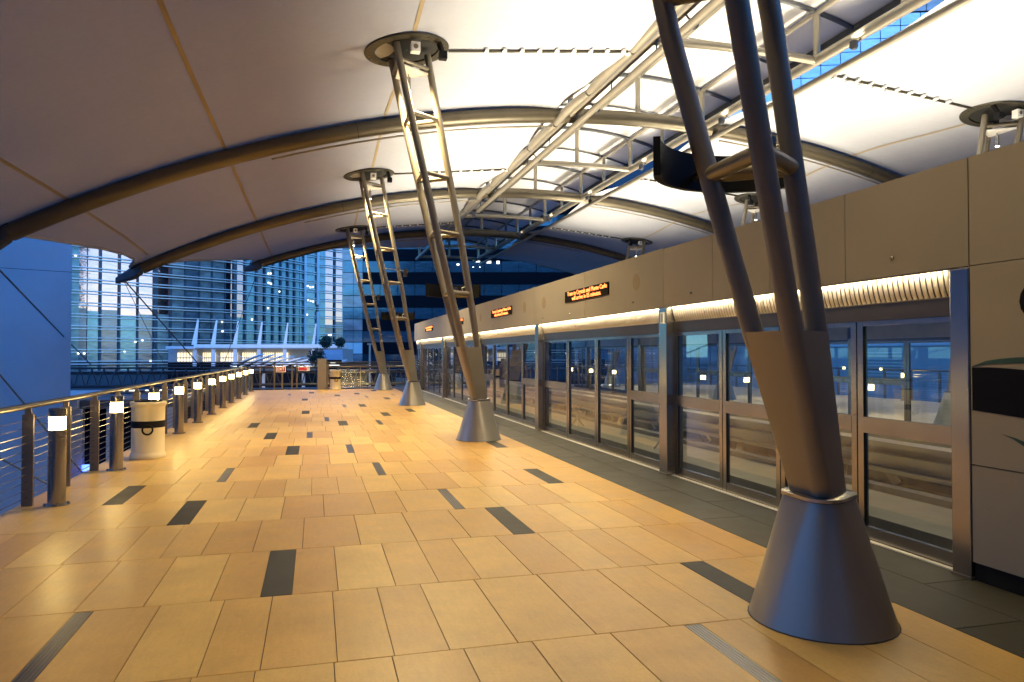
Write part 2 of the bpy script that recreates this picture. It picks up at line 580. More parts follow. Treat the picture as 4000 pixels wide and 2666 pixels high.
def slab_mesh(name, d, mat):
    """one paving piece: 1 m wide unit scaled in x, tiny chamfer on the top edge"""
    c = 0.003
    b = MB()
    x, y = 0.5 - 0.0065, d / 2 - 0.003
    cx_, cy_ = x - c, y - c
    lo = [(-x, -y, -0.006), (x, -y, -0.006), (x, y, -0.006), (-x, y, -0.006)]
    mi = [(-x, -y, -c), (x, -y, -c), (x, y, -c), (-x, y, -c)]
    hi = [(-cx_, -cy_, 0), (cx_, -cy_, 0), (cx_, cy_, 0), (-cx_, cy_, 0)]
    b.loft([lo, mi, hi])
    me = b.mesh(name)
    me.materials.append(M[mat])
    return me
ROW0, ROWD = 5.233, 1.2045
# measured accents: (centre x, y) kind b=black granite, m=steel grille
def _row(y): return int(math.floor((y - ROW0) / ROWD))
ACC = {}
for x, y, k in [(-1.41, 4.63, 'm'), (-.246, 5.85, 'b'), (-1.266, 8.36, 'b'), (-2.13, 9.6, 'b'), (1.862, 7.06, 'b'),
                (1.50, 8.27, 'm'), (2.879, 4.63, 'b'), (2.22, 3.5, 'm'), (2.98, 9.5, 'b')]:
    ACC.setdefault(_row(y), []).append((x, k))
_F, _H = 2850.0, 1.64
def floor_pt(px, py):
    yw, pt = R_(YAW), R_(PITCH)
    fw = Vector((sin(yw) * cos(pt), cos(yw) * cos(pt), sin(pt)))
    rt = Vector((cos(yw), -sin(yw), 0))
    up = rt.cross(fw)
    d = fw * _F + rt * (px - 2000) - up * (py - 1333)
    t = -_H / d.z
    return d.x * t, d.y * t
for cx_, cy_, k in [(675, 128, 'm'), (932, 106, 'b'), (1232, 142, 'b'), (1457, 117, 'b'), (1577, 158, 'm'), (1880, 132, 'm'),
                    (1818, 178, 'b'), (853, 193, 'b'), (1303, 243, 'm'), (1506, 238, 'b'), (867, 316, 'b'), (1105, 393, 'm'),
                    (1768, 335, 'b'), (2043, 290, 'b'), (283, 462, 'b'), (1288, 440, 'b'), (1703, 432, 'm'), (470, 585, 'b'),
                    (911, 574, 'm'), (720, 750, 'b'), (1370, 733, 'm'), (1705, 972, 'm'), (1650, 80, 'b'),
                    (-5, 985, 'm')]:
    x, y = floor_pt(900 + cx_ / 2.941, 1500 + cy_ / 2.941)
    r = _row(y)
    if -3 < x < 3.6 and all(abs(x - a) > 0.35 for a, _ in ACC.get(r, [])):
        ACC.setdefault(r, []).append((x, k))
for r, x in ((6, 3.2), (7, 2.95)):
    ACC.setdefault(r, []).append((x, 'b'))
tile_me = slab_mesh('tile', ROWD, 'tile')
inlay_me = slab_mesh('inlay_tile', ROWD, 'inlay')
gr = MB()
for i in range(5):
    gr.box(-0.48 + i * 0.2, -0.32 + i * 0.2, -ROWD / 2 + 0.01, ROWD / 2 - 0.01, -0.006, 0.0)
grille_me = gr.mesh('floor_grille')
grille_me.materials.append(M['grille'])
rng = random.Random(5)
n_tiles = 0
far = MB()
for r in range(-3, 25):
    yc = ROW0 + (r + 0.5) * ROWD
    if yc > 35.2: break
    acc = sorted(ACC.get(r, []))
    x = -3.10 - rng.random() * 0.3
    spans = []
    edges = []
    cur = -3.10
    for ax, k in acc:
        w = 0.205 if k == 'b' else 0.105
        edges.append((cur, ax - w / 2))
        if k == 'b':
            inst('inlay_tile', inlay_me, floor, (ax, yc, 0), (w, 1, 1))
        else:
            inst('floor_grille', grille_me, floor, (ax, yc, -0.001), (w, 1, 1))
        cur = ax + w / 2
    edges.append((cur, 3.70))
    for a, b_ in edges:
        L = b_ - a
        if L < 0.03: continue
        ws = []
        while sum(ws) < L - 0.2:
            ws.append(rng.choice((0.305, 0.305, 0.395, 0.395, 0.48)))
        if not ws: ws = [L]
        k_ = L / sum(ws)
        p = a
        for w in ws:
            w *= k_
            if n_tiles < 285 and r >= -2:
                inst('tile', tile_me, floor, (p + w / 2, yc, rng.uniform(-0.0006, 0.0006)), (w, 1, 1))
                n_tiles += 1
            else:
                e = 0.003
                far.box(p + e, p + w - e, yc - ROWD / 2 + 0.0025, yc + ROWD / 2 - 0.0025, -0.006, rng.uniform(-0.0006, 0.0006))
            p += w
tag(far.build('distant_tiling', 'tile', floor), kind='stuff')
# grey granite strip between the tan tiles and the doors
strip = thing('edge_paving', None, None, (0, 0, 0), kind='structure')
MB().box(3.70, 4.72, -26, 35.32, -0.021, -0.0065).build('paving_bed', 'grille_gap', strip)
slab_me = slab_mesh('granite_slab', 1.5, 'slab')
for i in range(-1, 25):
    for x0, x1 in ((3.703, 4.21), (4.21, 4.68)):
        inst('granite_slab', slab_me, strip, ((x0 + x1) / 2, 1.3 + i * 1.5 - (0.75 if x0 > 4 else 0), -0.001), (x1 - x0, 1, 1))
MB().box(4.68, 4.73, 0, 35.2, -0.006, 0.006).build('steel_threshold', 'sill', strip)

# track pit
tr = thing('track_bed', None, None, (0, 0, 0), kind='structure')
MB().box(4.80, 6.35, -26, 60, -1.5, -1.1).build('running_surface', 'dark_concrete', tr)
MB().box(6.35, 6.60, -26, 60, -1.3, -0.27).build('pit_kerb', 'concrete', tr)
MB().box(6.60, 7.75, -26, 60, -0.55, -0.31).build('walkway', 'concrete', tr)
MB().box(7.75, 7.95, -26, 60, -0.55, -0.22).build('walkway_kerb', 'dark_concrete', tr)
MB().box(9.55, 9.75, -26, 60, -0.55, -0.22).build('walkway_kerb', 'dark_concrete', tr)
MB().box(9.75, 10.9, -26, 60, -0.55, -0.31).build('walkway', 'concrete', tr)
MB().box(10.9, 11.15, -26, 60, -1.3, -0.27).build('pit_kerb', 'concrete', tr)
MB().box(11.15, 12.7, -26, 60, -1.5, -1.1).build('running_surface', 'dark_concrete', tr)
gb = thing('guideway_beam', 'layered steel guideway beams running between the two platforms behind the glass', 'guideway', (8.75, 20, -0.3))
for x, z, w, h in ((8.35, 0.30, 0.34, 0.07), (8.35, 0.10, 0.26, 0.10), (8.45, -0.10, 0.40, 0.06), (9.15, 0.30, 0.34, 0.07), (9.15, 0.0, 0.26, 0.12)):
    MB().box(x - w / 2, x + w / 2, -26, 60, z - h / 2, z + h / 2).build('beam_flange', 'truss', gb)
MB().box(8.40, 8.46, -26, 60, -0.07, 0.26).build('beam_web', 'truss', gb)
MB().box(9.10, 9.16, -26, 60, -0.06, 0.26).build('beam_web', 'truss', gb)
sp = MB()
for k in range(18):
    y = 1 + k * 3.0
    sp.bar((8.2, y, -0.5), (8.45, y + 0.25, -0.12), 0.12, 0.12).bar((9.3, y, -0.5), (9.1, y + 0.25, -0.06), 0.12, 0.12)
sp.build('beam_bracket', 'truss', gb)
for i, y in enumerate((9.2, 13.6, 18.6)):
    st = thing('track_stanchion', 'short steel stanchion on a splayed foot beside the track, %s from the camera' % ORD[i], 'stanchion', (6.85, y, -0.31), 'stanchions beside the track')
    MB().box(6.82, 6.88, y - 0.03, y + 0.03, -0.10, 0.18).build('stem', 'truss', st)
    f = MB()
    for a in (0, 120, 240):
        f.bar((6.85, y, -0.08), (6.85 + 0.2 * cos(R_(a)), y + 0.2 * sin(R_(a)), -0.30), 0.03, 0.03)
    f.build('foot', 'truss', st)
    MB().bar((6.85, y, 0.15), (6.98, y, 0.26), 0.04, 0.05).bar((6.85, y, 0.15), (6.72, y, 0.26), 0.04, 0.05).build('fork', 'truss', st)
# far platform
fp = thing('far_platform_floor', None, None, (0, 0, 0), kind='structure')
MB().box(12.73, 20.7, -26, 38, -0.6, -0.004).build('far_deck', 'concrete', fp)
MB().box(13.8, 20.6, -26, 35.3, -0.004, 0.0).build('far_paving', simple('far_tan_paving', (0.56, 0.46, 0.36), 0.5, var=0.12, scale=2.0), fp)
MB().box(12.8, 13.797, -26, 35.3, -0.004, 0.001).build('far_edge_strip', 'slab', fp)

# ================================================================ PLATFORM DOOR WALL
COLS = [4.41, 9.14, 15.05, 21.1, 27.1, 33.1]
def fx(x, far):
    return 2 * XC - x if far else x
def mbox(b, far, x0, x1, *r):
    a, c = fx(x0, far), fx(x1, far)
    return b.box(min(a, c), max(a, c), *r)
BAYS = [(4.445, [5.565, 6.70, 7.825], 9.03, 'RRRR'), (9.25, [10.53, 11.905, 13.4], 14.94, 'RGGR'),
        (15.16, [16.6, 18.05, 19.5], 20.99, 'RGGR'), (21.21, [22.6, 24.05, 25.5], 26.99, 'RGGR'),
        (27.21, [28.6, 30.05, 31.5], 32.99, 'RGGR'), (33.21, [33.85, 34.4], 35.0, 'RGR')]
def door_bay(i, far):
    y0, js, y1, kinds = BAYS[i]
    side = 'across the tracks on the far platform' if far else 'in the near platform door wall'
    d = thing('platform_door', 'glazed steel platform doors, %s bay %s' % (ORD[i], side), 'doors', (fx(4.76, far), y0, 0), 'platform door bays')
    ys = [y0] + js + [y1]
    hd = MB()
    mbox(hd, far, 4.735, 4.80, y0, y1, 1.935, 2.078)
    hd.build('header', 'header_steel', d)
    for a, b_, k in zip(ys, ys[1:], kinds):
        pf = thing('door_panel', None, None)
        pf.parent = d
        pf.location = Vector((fx(4.76, far), (a + b_) / 2, 0)) - d.location
        sw = 0.075 if b_ - a > 0.8 else 0.05
        g = 0.008
        fr = MB()
        mbox(fr, far, 4.737, 4.787, a + g, a + sw, 0.012, 1.932)
        mbox(fr, far, 4.737, 4.787, b_ - sw, b_ - g, 0.012, 1.932)
        fr.build('stile', 'steel', pf)
        rl = MB()
        mbox(rl, far, 4.739, 4.785, a + sw, b_ - sw, 0.012, 0.115)
        mbox(rl, far, 4.739, 4.785, a + sw, b_ - sw, 1.89, 1.932)
        rl.build('rail', 'steel_h', pf)
        gs = MB()
        mbox(gs, far, 4.752, 4.760, a + sw, a + sw + 0.014, 0.116, 1.889)
        mbox(gs, far, 4.752, 4.760, b_ - sw - 0.014, b_ - sw, 0.116, 1.889)
        gs.build('gasket', 'black', pf)
        if k == 'R':
            m_ = MB()
            mbox(m_, far, 4.735, 4.790, a + sw, b_ - sw, 0.942, 1.083)
            m_.build('mid_rail', 'steel_h', pf)
            zz = ((0.117, 0.94), (1.085, 1.888))
        else:
            zz = ((0.117, 1.888),)
        for z0, z1 in zz:
            x = fx(4.764, far)
            MB()._add([(x, a + sw, z0), (x, b_ - sw, z0), (x, b_ - sw, z1), (x, a + sw, z1)], [(0, 1, 2, 3)]).build('pane', 'glass', pf)
        if not far and i < 3:
            MB().lathe([(0.011, 0), (0.011, 0.004)], 10, (4.7325, a + 0.035, 1.09)).build('bolt', 'steel', pf)
    # lit reflector above the doors
    return d
for far in (False, True):
    for i in range(6):
        door_bay(i, far)
    for i, y in enumerate(COLS):
        w = 0.115
        if i == 0:
            y, w = 4.358, 0.082
        side = 'across the tracks' if far else 'of the near door wall'
        c = thing('portal_column', 'square brushed steel column %s, %s from the camera' % (side, ORD[i]), 'column', (fx(4.70, far), y, 0), 'steel columns between the doors')
        b = MB()
        mbox(b, far, 4.612, 4.86, y - w, y + w, 0, 2.278)
        b.build('shaft', 'steel', c, bevel=0.008)
        b = MB()
        mbox(b, far, 4.603, 4.87, y - w - 0.006, y + w + 0.006, 0, 0.02)
        b.build('base_plate', 'bronze', c)
        if not far and i == 1:
            MB().box(4.594, 4.612, y - 0.07, y + 0.03, 2.06, 2.22).build('call_box', 'white', c)
            MB().box(4.590, 4.594, y - 0.045, y + 0.005, 2.085, 2.195).build('call_box_face', 'greyclad', c)

def soffit(far):
    nm = 'of the far platform' if far else 'over the near platform doors'
    ed = [0.0] + COLS + [35.1]
    for i in range(1, 6 if far else 7):
        a, b_ = ed[i] + 0.118, (ed[i + 1] - 0.118 if i < 6 else 35.1)
        s = thing('soffit_light', 'corrugated metal reflector strip lit from above, %s bay %s' % (ORD[i - 1], nm), 'light fitting', (fx(4.70, far), a, 2.1), 'lit reflectors over the doors')
        prof = [(4.694, 2.288), (4.699, 2.235), (4.710, 2.175), (4.724, 2.125), (4.742, 2.086)]
        bk = MB()
        bk._add([(fx(px + 0.016, far), y, pz + 0.006) for y in (a, b_) for px, pz in prof], [(k, k + 1, k + 6, k + 5) for k in range(4)])
        bk.build('reflector_back', 'refl_back', s)
        rf = MB()
        pitch = 0.057
        n = int((b_ - a) / pitch)
        step = (b_ - a) / n
        for j in range(n):
            y = a + (j + 0.5) * step
            vs = []
            for px, pz in prof:
                for dy, o in ((-0.018, 0.012), (-0.011, 0.0), (0.011, 0.0), (0.018, 0.012)):
                    vs.append((fx(px + o, far), y + dy, pz + o * 0.4))
            rf._add(vs, [(r_ * 4 + c_, r_ * 4 + c_ + 1, r_ * 4 + c_ + 5, r_ * 4 + c_ + 4) for r_ in range(4) for c_ in range(3)])
        tag(rf.build('reflector_rib', 'reflector', s), kind='stuff')
        t = MB()
        mbox(t, far, 4.728, 4.80, a, b_, 2.0785, 2.0845)
        t.build('lower_trim', 'bronze', s)
        l = MB()
        mbox(l, far, 4.668, 4.684, a, b_, 2.2865, 2.291)
        l.build('led_strip', 'led', s)
soffit(False)
soffit(True)

# fascia above the doors
def fascia(far):
    lab = 'long wall of tan panels over the %s platform doors' % ('far' if far else 'near')
    f = thing('fascia_wall', lab, 'wall', (fx(4.65, far), 0, 2.28))
    J = [-20.0, -8.0, 1.0, 4.273, 5.562, 6.696, 7.837, 9.119, 12.165] + [15.2 + 3.03 * k for k in range(7)]
    J[-1] = 35.12
    for a, b_ in zip(J, J[1:]):
        p = MB()
        z1 = 3.085 if b_ < 12 else 3.10
        mbox(p, far, 4.62, 4.645, a + 0.005, b_ - 0.005, 2.290, z1)
        p.build('fascia_panel', 'fascia', f)
    b = MB()
    mbox(b, far, 4.648, 4.665, -20.0, 35.12, 2.288, 3.06)
    b.build('backing', 'panel_metal', f)
    b = MB()
    mbox(b, far, 4.625, 4.66, 4.4, 35.12, 2.279, 2.2875)
    b.build('edge_angle', 'bronze', f)
    b = MB()
    mbox(b, far, 4.667, 6.1, -20.0, 35.1, 2.80, 2.90)
    b.build('roof_deck', 'darksteel', f)
    b = MB()
    mbox(b, far, 4.81, 4.86, 4.4, 35.1, 2.0, 2.80)
    b.build('inner_lining', 'greyclad', f)
    if not far:
        for px_y, z in ((10.0, 2.72), (14.55, 2.72), (16.0, 2.72), (20.6, 2.72), (22.0, 2.72)):
            MB().loft([[(4.6205 - k * 0.003, px_y + r * cos(t * pi / 12), z + r * 1.05 * sin(t * pi / 12)) for t in range(24)] for k, r in ((0, 0.125), (1, 0.12))]).build('speaker_cover', 'speaker', f)
        for y, z in ((5.0, 2.44), (8.35, 2.42), (10.1, 2.42), (12.9, 2.4), (14.6, 2.4), (19.0, 2.4)):
            MB().lathe([(0.014, 0), (0.014, 0.014), (0.007, 0.022)], 10, (0, 0, 0)).build('tmp', 'steel', None)
            o = bpy.data.objects['tmp']
            o.name = 'sensor_stud'
            o.parent = f
            o.location = Vector((4.62, y, z)) - f.location
            o.rotation_euler = (0, R_(-90), 0)
    return f
fascia(False)
fascia(True)

# LED signs
ROWS = ('Tram to Crystals and Monte Carlo', 'will arrive in 05 minutes.')
tm = [text_mesh(t, 0.118) for t in ROWS]
for i, (y0, y1) in enumerate(((11.035, 13.165), (17.09, 19.22), (23.1, 25.2), (29.35, 31.5))):
    yc = (y0 + y1) / 2
    s = thing('led_sign', 'black sign with orange tram-arrival text on the tan fascia, %s from the camera' % ORD[i], 'sign', (4.61, yc, 2.72), 'arrival signs along the fascia')
    MB().box(4.602, 4.6195, y0, y1, 2.618, 2.824).build('sign_housing', 'sign_black', s)
    for me, z, w in zip(tm, (2.768, 2.672), (1.92, 1.42)):
        mw = max(v.co.x for v in me.vertices) - min(v.co.x for v in me.vertices)
        if not me.materials:
            me.materials.append(M['sign_text'])
        o = inst('lettering', me, s, (4.5995, yc - 0.05, z), (w / mw, 0.93, 1), (pi / 2, 0, -pi / 2))

# mural wall, right of the doors
mw_ = thing('mural_wall', 'tan panelled end wall with a dark navy swoosh and teal strokes', 'wall', (4.65, 2.6, 0))
for z0, z1 in ((0.842, 2.284), (0.134, 0.832)):
    MB().box(4.62, 4.645, -6, 4.268, z0, z1).build('wall_panel', 'fascia', mw_)
MB().box(4.648, 4.70, -20, 4.262, 0, 2.284).build('backing', 'panel_metal', mw_)
MB().box(4.64, 4.647, -20, 4.268, 0, 0.128).build('plinth', 'black', mw_)
def mural(name, mat, pts, x=4.6165, t=0.003):
    MB().prism([(x, y, z) for y, z in pts], (t, 0, 0)).build(name, mat, mw_)
def curve(f, a, b, n=16):
    return [(a + (b - a) * k / n, f(a + (b - a) * k / n)) for k in range(n + 1)]
Y1 = 4.255
up_ = lambda y: 1.545 + 0.0 + 0.03 * sin((Y1 - y) * 2.2) - 0.13 * (Y1 - y) ** 1.5
lo_ = lambda y: 1.235 - 0.055 * (Y1 - y) - 0.02 * (Y1 - y) ** 2
mural('navy_swoosh', 'navy', curve(up_, Y1, 2.2) + curve(lo_, 2.2, Y1))
t1 = lambda y: 1.552 + 0.16 * max(0, Y1 - y) ** 0.6 - 0.11 * (Y1 - y) ** 1.7
t0 = lambda y: 1.548 + 0.085 * max(0, Y1 - y) ** 0.62 - 0.075 * (Y1 - y) ** 1.7
mural('teal_stroke', 'teal', curve(t1, Y1, 2.4) + curve(t0, 2.4, Y1), 4.6155)
mural('teal_stroke', 'teal', [(4.02, 1.085), (3.92, 1.068), (3.84, 1.045), (3.6, 0.98), (3.2, 0.86), (3.3, 0.90), (3.7, 0.965), (3.86, 1.02), (3.94, 1.06)])
mural('navy_curl', 'navy', [(3.885 - 0.33 * (1 - cos(a)) if False else 3.56 + 0.32 * cos(a), 2.0 + 0.20 * sin(a)) for a in [k * pi / 12 for k in range(24)]])

# ================================================================ PYLONS
def tri(z, base):
    """centres of the three tubes F (near), L (far), R (track side) at height z"""
    t = [(0.75, 0.20, 0.17), (1.8, 0.40, 0.33), (3.7, 0.74, 0.50), (7.2, 0.86, 0.64)]
    lf = lerp_table([(a, b) for a, b, c in t], z)
    rx = lerp_table([(a, c) for a, b, c in t], z)
    cx = lerp_table([(0.75, 3.07), (7.3, 1.68)], z)
    x0 = cx - rx * 0.42
    return Vector((x0, base - lf / 2, z)), Vector((x0, base + lf / 2, z)), Vector((x0 + rx, base, z))
TR = 0.066
def hull_ring(z, y, n=36, r=TR):
    c = tri(z, y)
    pts = []
    for k in range(n):
        a = 2 * pi * k / n
        d = Vector((cos(a), sin(a), 0))
        best = max(c, key=lambda p: p.x * d.x + p.y * d.y)
        pts.append(best + d * r)
    return pts
def make_pylon(y):
    p = thing('pylon', 'x', 'pylon', (3.09, y, 0), 'tripod pylons holding the canopy')
    cone = MB()
    n = 36
    top = hull_ring(0.75, y, n, 0.115)
    ctr = Vector((3.07, y, 0))
    rings = []
    for f, z in ((0, 0), (0.25, 0.19), (0.5, 0.38), (0.75, 0.57), (1, 0.745)):
        rg = []
        for k in range(n):
            a = 2 * pi * k / n
            b0 = Vector((3.06 + 0.435 * cos(a), y + 0.435 * sin(a), 0))
            t_ = Vector((top[k].x, top[k].y, 0))
            q = b0.lerp(t_, f ** 0.94)
            rg.append((q.x, q.y, z))
        rings.append(rg)
    cone.loft(rings).build('cone_base', 'cone', p, smooth=True)
    MB().loft([[(3.06 + r_ * cos(2 * pi * k / n), y + r_ * sin(2 * pi * k / n), z) for k in range(n)] for r_, z in ((0.441, 0.0), (0.440, 0.004), (0.434, 0.006))]).build('sealant_ring', 'grille_gap', p, smooth=True)
    cl = MB()
    def ring_at(z, r):
        return [(q.x, q.y, z) for q in hull_ring(0.75, y, n, r)]
    cl.loft([ring_at(0.745, 0.118), ring_at(0.752, 0.126), ring_at(0.772, 0.126), ring_at(0.780, 0.112)])
    cl.build('collar', 'steel', p, smooth=True)
    MB().loft([hull_ring(z, y) for z in (0.78, 1.1, 1.45, 1.78)]).build('box_leg', 'pylon', p, smooth=True)
    for i in range(3):
        pts = [tri(z, y)[i] for z in (1.70, 2.3, 3.0, 3.7, 5.0, 6.2, 7.36)]
        MB().path(pts, TR, 18).build('tube', 'pylon', p, smooth=True)
    for z in (2.80, 3.94, 5.02, 6.12, 7.08):
        a, b_, c = tri(z, y)
        rr = 0.052 if z < 3 else 0.04
        for q, w in ((a, c), (b_, c), (a, b_)):
            MB().tube(q, w, rr, 12).build('rung', 'pylon', p, smooth=True)
    # mast-head ring
    zt = 7.385
    cx = 1.66
    sl = 0.13
    def rg(r, dz):
        return [(cx + r * cos(2 * pi * k / 40), y + r * sin(2 * pi * k / 40), zt + dz + sl * r * cos(2 * pi * k / 40)) for k in range(40)]
    MB().loft([rg(0.60, 0.0), rg(0.79, 0.0), rg(0.80, 0.02), rg(0.79, 0.04), rg(0.60, 0.04)], caps=False).build('head_ring', 'ring', p, smooth=True)
    MB().loft([rg(0.601, 0.012), rg(0.60, 0.03), rg(0.01, 0.032)], caps=False).build('head_void', 'recess', p)
    bolts = MB()
    for k in range(28):
        a = 2 * pi * k / 28
        bolts.lathe([(0.012, -0.012), (0.012, 0.0)], 6, (cx + 0.72 * cos(a), y + 0.72 * sin(a), zt + sl * 0.72 * cos(a)))
    tag(bolts.build('ring_bolt', 'steel', p), kind='stuff')
    a, b_, c = tri(6.98, y)
    MB().prism([a, b_, c], (0, 0, 0.02)).build('soffit_plate', 'white', p)
    q = (a + b_ + c) / 3
    dl = MB().lathe([(0.012, 6.96), (0.012, 6.90), (0.042, 6.895), (0.042, 6.64)], 16, (q.x, q.y, 0)).build('downlight', 'steel', p, smooth=True)
    MB().lathe([(0.036, 6.632), (0.040, 6.642)], 16, (q.x, q.y, 0)).build('downlight_lens', 'tip', dl)
    bx = MB().box(cx + 0.0, cx + 0.17, y - 0.66, y - 0.5, zt - 0.24, zt - 0.06).build('loudspeaker', 'white', p, bevel=0.01)
    MB().lathe([(0.045, 0), (0.04, 0.008)], 16).build('tmp', 'bronze', None)
    o = bpy.data.objects['tmp']
    o.name = 'speaker_cone'
    o.parent = bx
    o.location = Vector((cx + 0.085, y - 0.66, zt - 0.15)) - p.location
    o.rotation_euler = (R_(90), 0, 0)
    MB().bar((cx + 0.55, y - 0.35, zt + 0.1), (cx + 0.60, y - 0.55, zt - 0.2), 0.06, 0.09).box(cx + 0.53, cx + 0.67, y - 0.62, y - 0.48, zt - 0.3, zt - 0.16).build('floodlight_bracket', 'black', p)
    return p
PY = [3.92, 13.8, 23.75, 34.2]
PLAB = ['large tripod pylon on a metal cone in the foreground', 'second tripod pylon, leaning over the tan tiles to a dark ring in the canopy',
        'third tripod pylon, behind the second one along the doors', 'farthest tripod pylon at the end of the near platform']
p0 = make_pylon(PY[1])
pyl = [p0]
for i in (0, 2, 3):
    c = copy_tree(p0)
    c.location.y += PY[i] - PY[1]
    pyl.append(c)
for o, i in zip(pyl, (1, 0, 2, 3)):
    o['label'] = PLAB[i]
for i, y in enumerate((13.8, 23.75, 34.2)):
    c = copy_tree(p0)
    c.scale.x = -1
    c.location.x = 2 * XC - 3.09
    c.location.y = y
    c['label'] = 'tripod pylon on the far platform behind the door wall, %s of the three' % ('nearest', 'middle', 'farthest')[i]
for y in PY:
    q = sum(tri(6.6, y), Vector()) / 3
    l = lamp('downlight_beam', 'SPOT', (q.x, q.y, 6.60), 1150 if y > 10 else 330, (1, 0.77, 0.38), spot_size=R_(140), spot_blend=1.0, shadow_soft_size=0.45)
    aim(l, (0, 0, -1))
    if y > 10:
        l2 = lamp('downlight_beam', 'SPOT', (2 * XC - q.x, q.y, 6.60), 380, (1, 0.84, 0.56), spot_size=R_(105), spot_blend=0.9, shadow_soft_size=0.05)
        aim(l2, (0, 0, -1))

# fittings on the first collar
def curved_panel(y, lab):
    cx, cy, z0, z1 = 2.62, y + 0.044, 2.775, 3.025
    t = thing('curved_sign', lab, 'sign', (2.5, y + 0.45, 2.9), 'curved black sign boards on the pylons')
    rad = 0.607
    o_, i_ = [], []
    for k in range(25):
        a = R_(25 + 130 * k / 24)
        o_.append((cx + rad * cos(a), cy + rad * sin(a)))
        i_.append((cx + (rad - 0.045) * cos(a), cy + (rad - 0.045) * sin(a)))
    poly = o_ + i_[::-1]
    b = MB()
    n = len(poly)
    vs = [(x, yy, z0) for x, yy in poly] + [(x, yy, z1) for x, yy in poly]
    fs = []
    for k in range(24):
        for s in (0, 1):
            q = (k, k + 1, n - 2 - k, n - 1 - k)
            fs.append(tuple(v + s * n for v in (q if s else q[::-1])))
    for k in range(n):
        fs.append((k, (k + 1) % n, n + (k + 1) % n, n + k))
    b._add(vs, fs)
    b.build('sign_board', 'black', t, smooth=True)
    a, b2, c = tri(2.85, y)
    MB().bar(b2, (b2.x + 0.06, cy + rad * 0.90, 2.85), 0.03, 0.03).build('bracket', 'black', t)
for i, (y, w) in enumerate(zip(PY[:3], ('nearest pylon', 'second pylon', 'third pylon'))):
    curved_panel(y, 'curved black sign board wrapped behind the %s' % w)
for i, y in enumerate(PY[:3]):
    a, b_, c = tri(2.86, y)
    f = thing('pylon_spotlight', 'small chrome spotlight clamped to the collar bar of the %s pylon' % ORD[i], 'spotlight', (a.x, y, 2.86), 'small spotlights on the pylon collars')
    MB().lathe([(0.03, 0), (0.035, 0.03), (0.035, 0.07)], 14, (a.x * 0.7 + c.x * 0.3, (a.y * 0.7 + c.y * 0.3), 2.84)).build('housing', 'steel', f)
    MB().path([b_.lerp(c, 0.75) + Vector((0, 0, 0.0)), b_.lerp(c, 0.8) + Vector((-0.05, 0, 0.06)), b_.lerp(c, 0.98) + Vector((0, -0.02, 0.12))], 0.008, 8).build('cable', 'white', f)
for i, y in ((2, PY[2]), (3, PY[3])):
    a, b_, c = tri(4.35, y)
    f = thing('spotlight_arm', 'thin steel arm with a small camera box across the %s pylon' % ORD[i], 'arm', (a.x, y, 4.35), 'fixture arms on the far pylons')
    e = c + Vector((0.16, -0.1, -0.02))
    MB().tube(a + Vector((-0.05, -0.07, 0.02)), e, 0.014, 8).build('arm', 'steel', f)
    MB().box(e.x - 0.02, e.x + 0.13, e.y - 0.07, e.y + 0.05, e.z - 0.05, e.z + 0.06).box(e.x - 0.01, e.x + 0.10, e.y - 0.06, e.y + 0.04, e.z - 0.18, e.z - 0.07).build('camera_box', 'ring', f)

# ================================================================ CANOPY
EDGE = [(-16, -7.3), (-6, -6.9), (-1.5, -7.5), (4, -6.9), (8.0, -7.2), (8.8, -7.5), (9.6, -7.2), (13.8, -6.75), (17.9, -6.95), (18.8, -7.3), (19.8, -6.85),
        (21.5, -6.58), (24, -6.2), (26.3, -6.03), (27.8, -6.05), (28.7, -6.45), (29.4, -6.1), (30.2, -5.85), (31.4, -5.05), (34, -4.15),
        (37.8, -2.95), (38.7, -3.15), (39.3, -2.2), (40.2, -0.6), (41.2, 1.6), (42.2, 4.2), (42.6, 6.2)]
EDGE_FAR = [p for p in EDGE if p[0] < 30] + [(38.7, -4.5), (44, -3.0), (47.5, -1.5), (48.6, 2.5), (49.1, 6.2)]
XIN = 6.32
MASTS = [-6.0] + PY
def fab_z(x, y):
    z = arc(x) + 0.235
    k = min(abs(y - a) for a in (-11.0, -1.1, 8.8, 18.8, 28.7, 38.7, 48.7))
    g = sin(pi * min(k, 5) / 10) ** 2
    if x > 1.66:
        z -= g * max(0, z - (7.475 + 0.105 * (x - 1.66)))
        if x > 5.0:
            z -= (1 - g) * 0.10 * ((x - 5.0) / 1.32) ** 2
    else:
        z -= g * 0.235 * math.exp(-((x - 1.66) / 1.3) ** 2)
    # gentle sag between the arches towards the edge cables
    z -= 0.04 * g
    return z
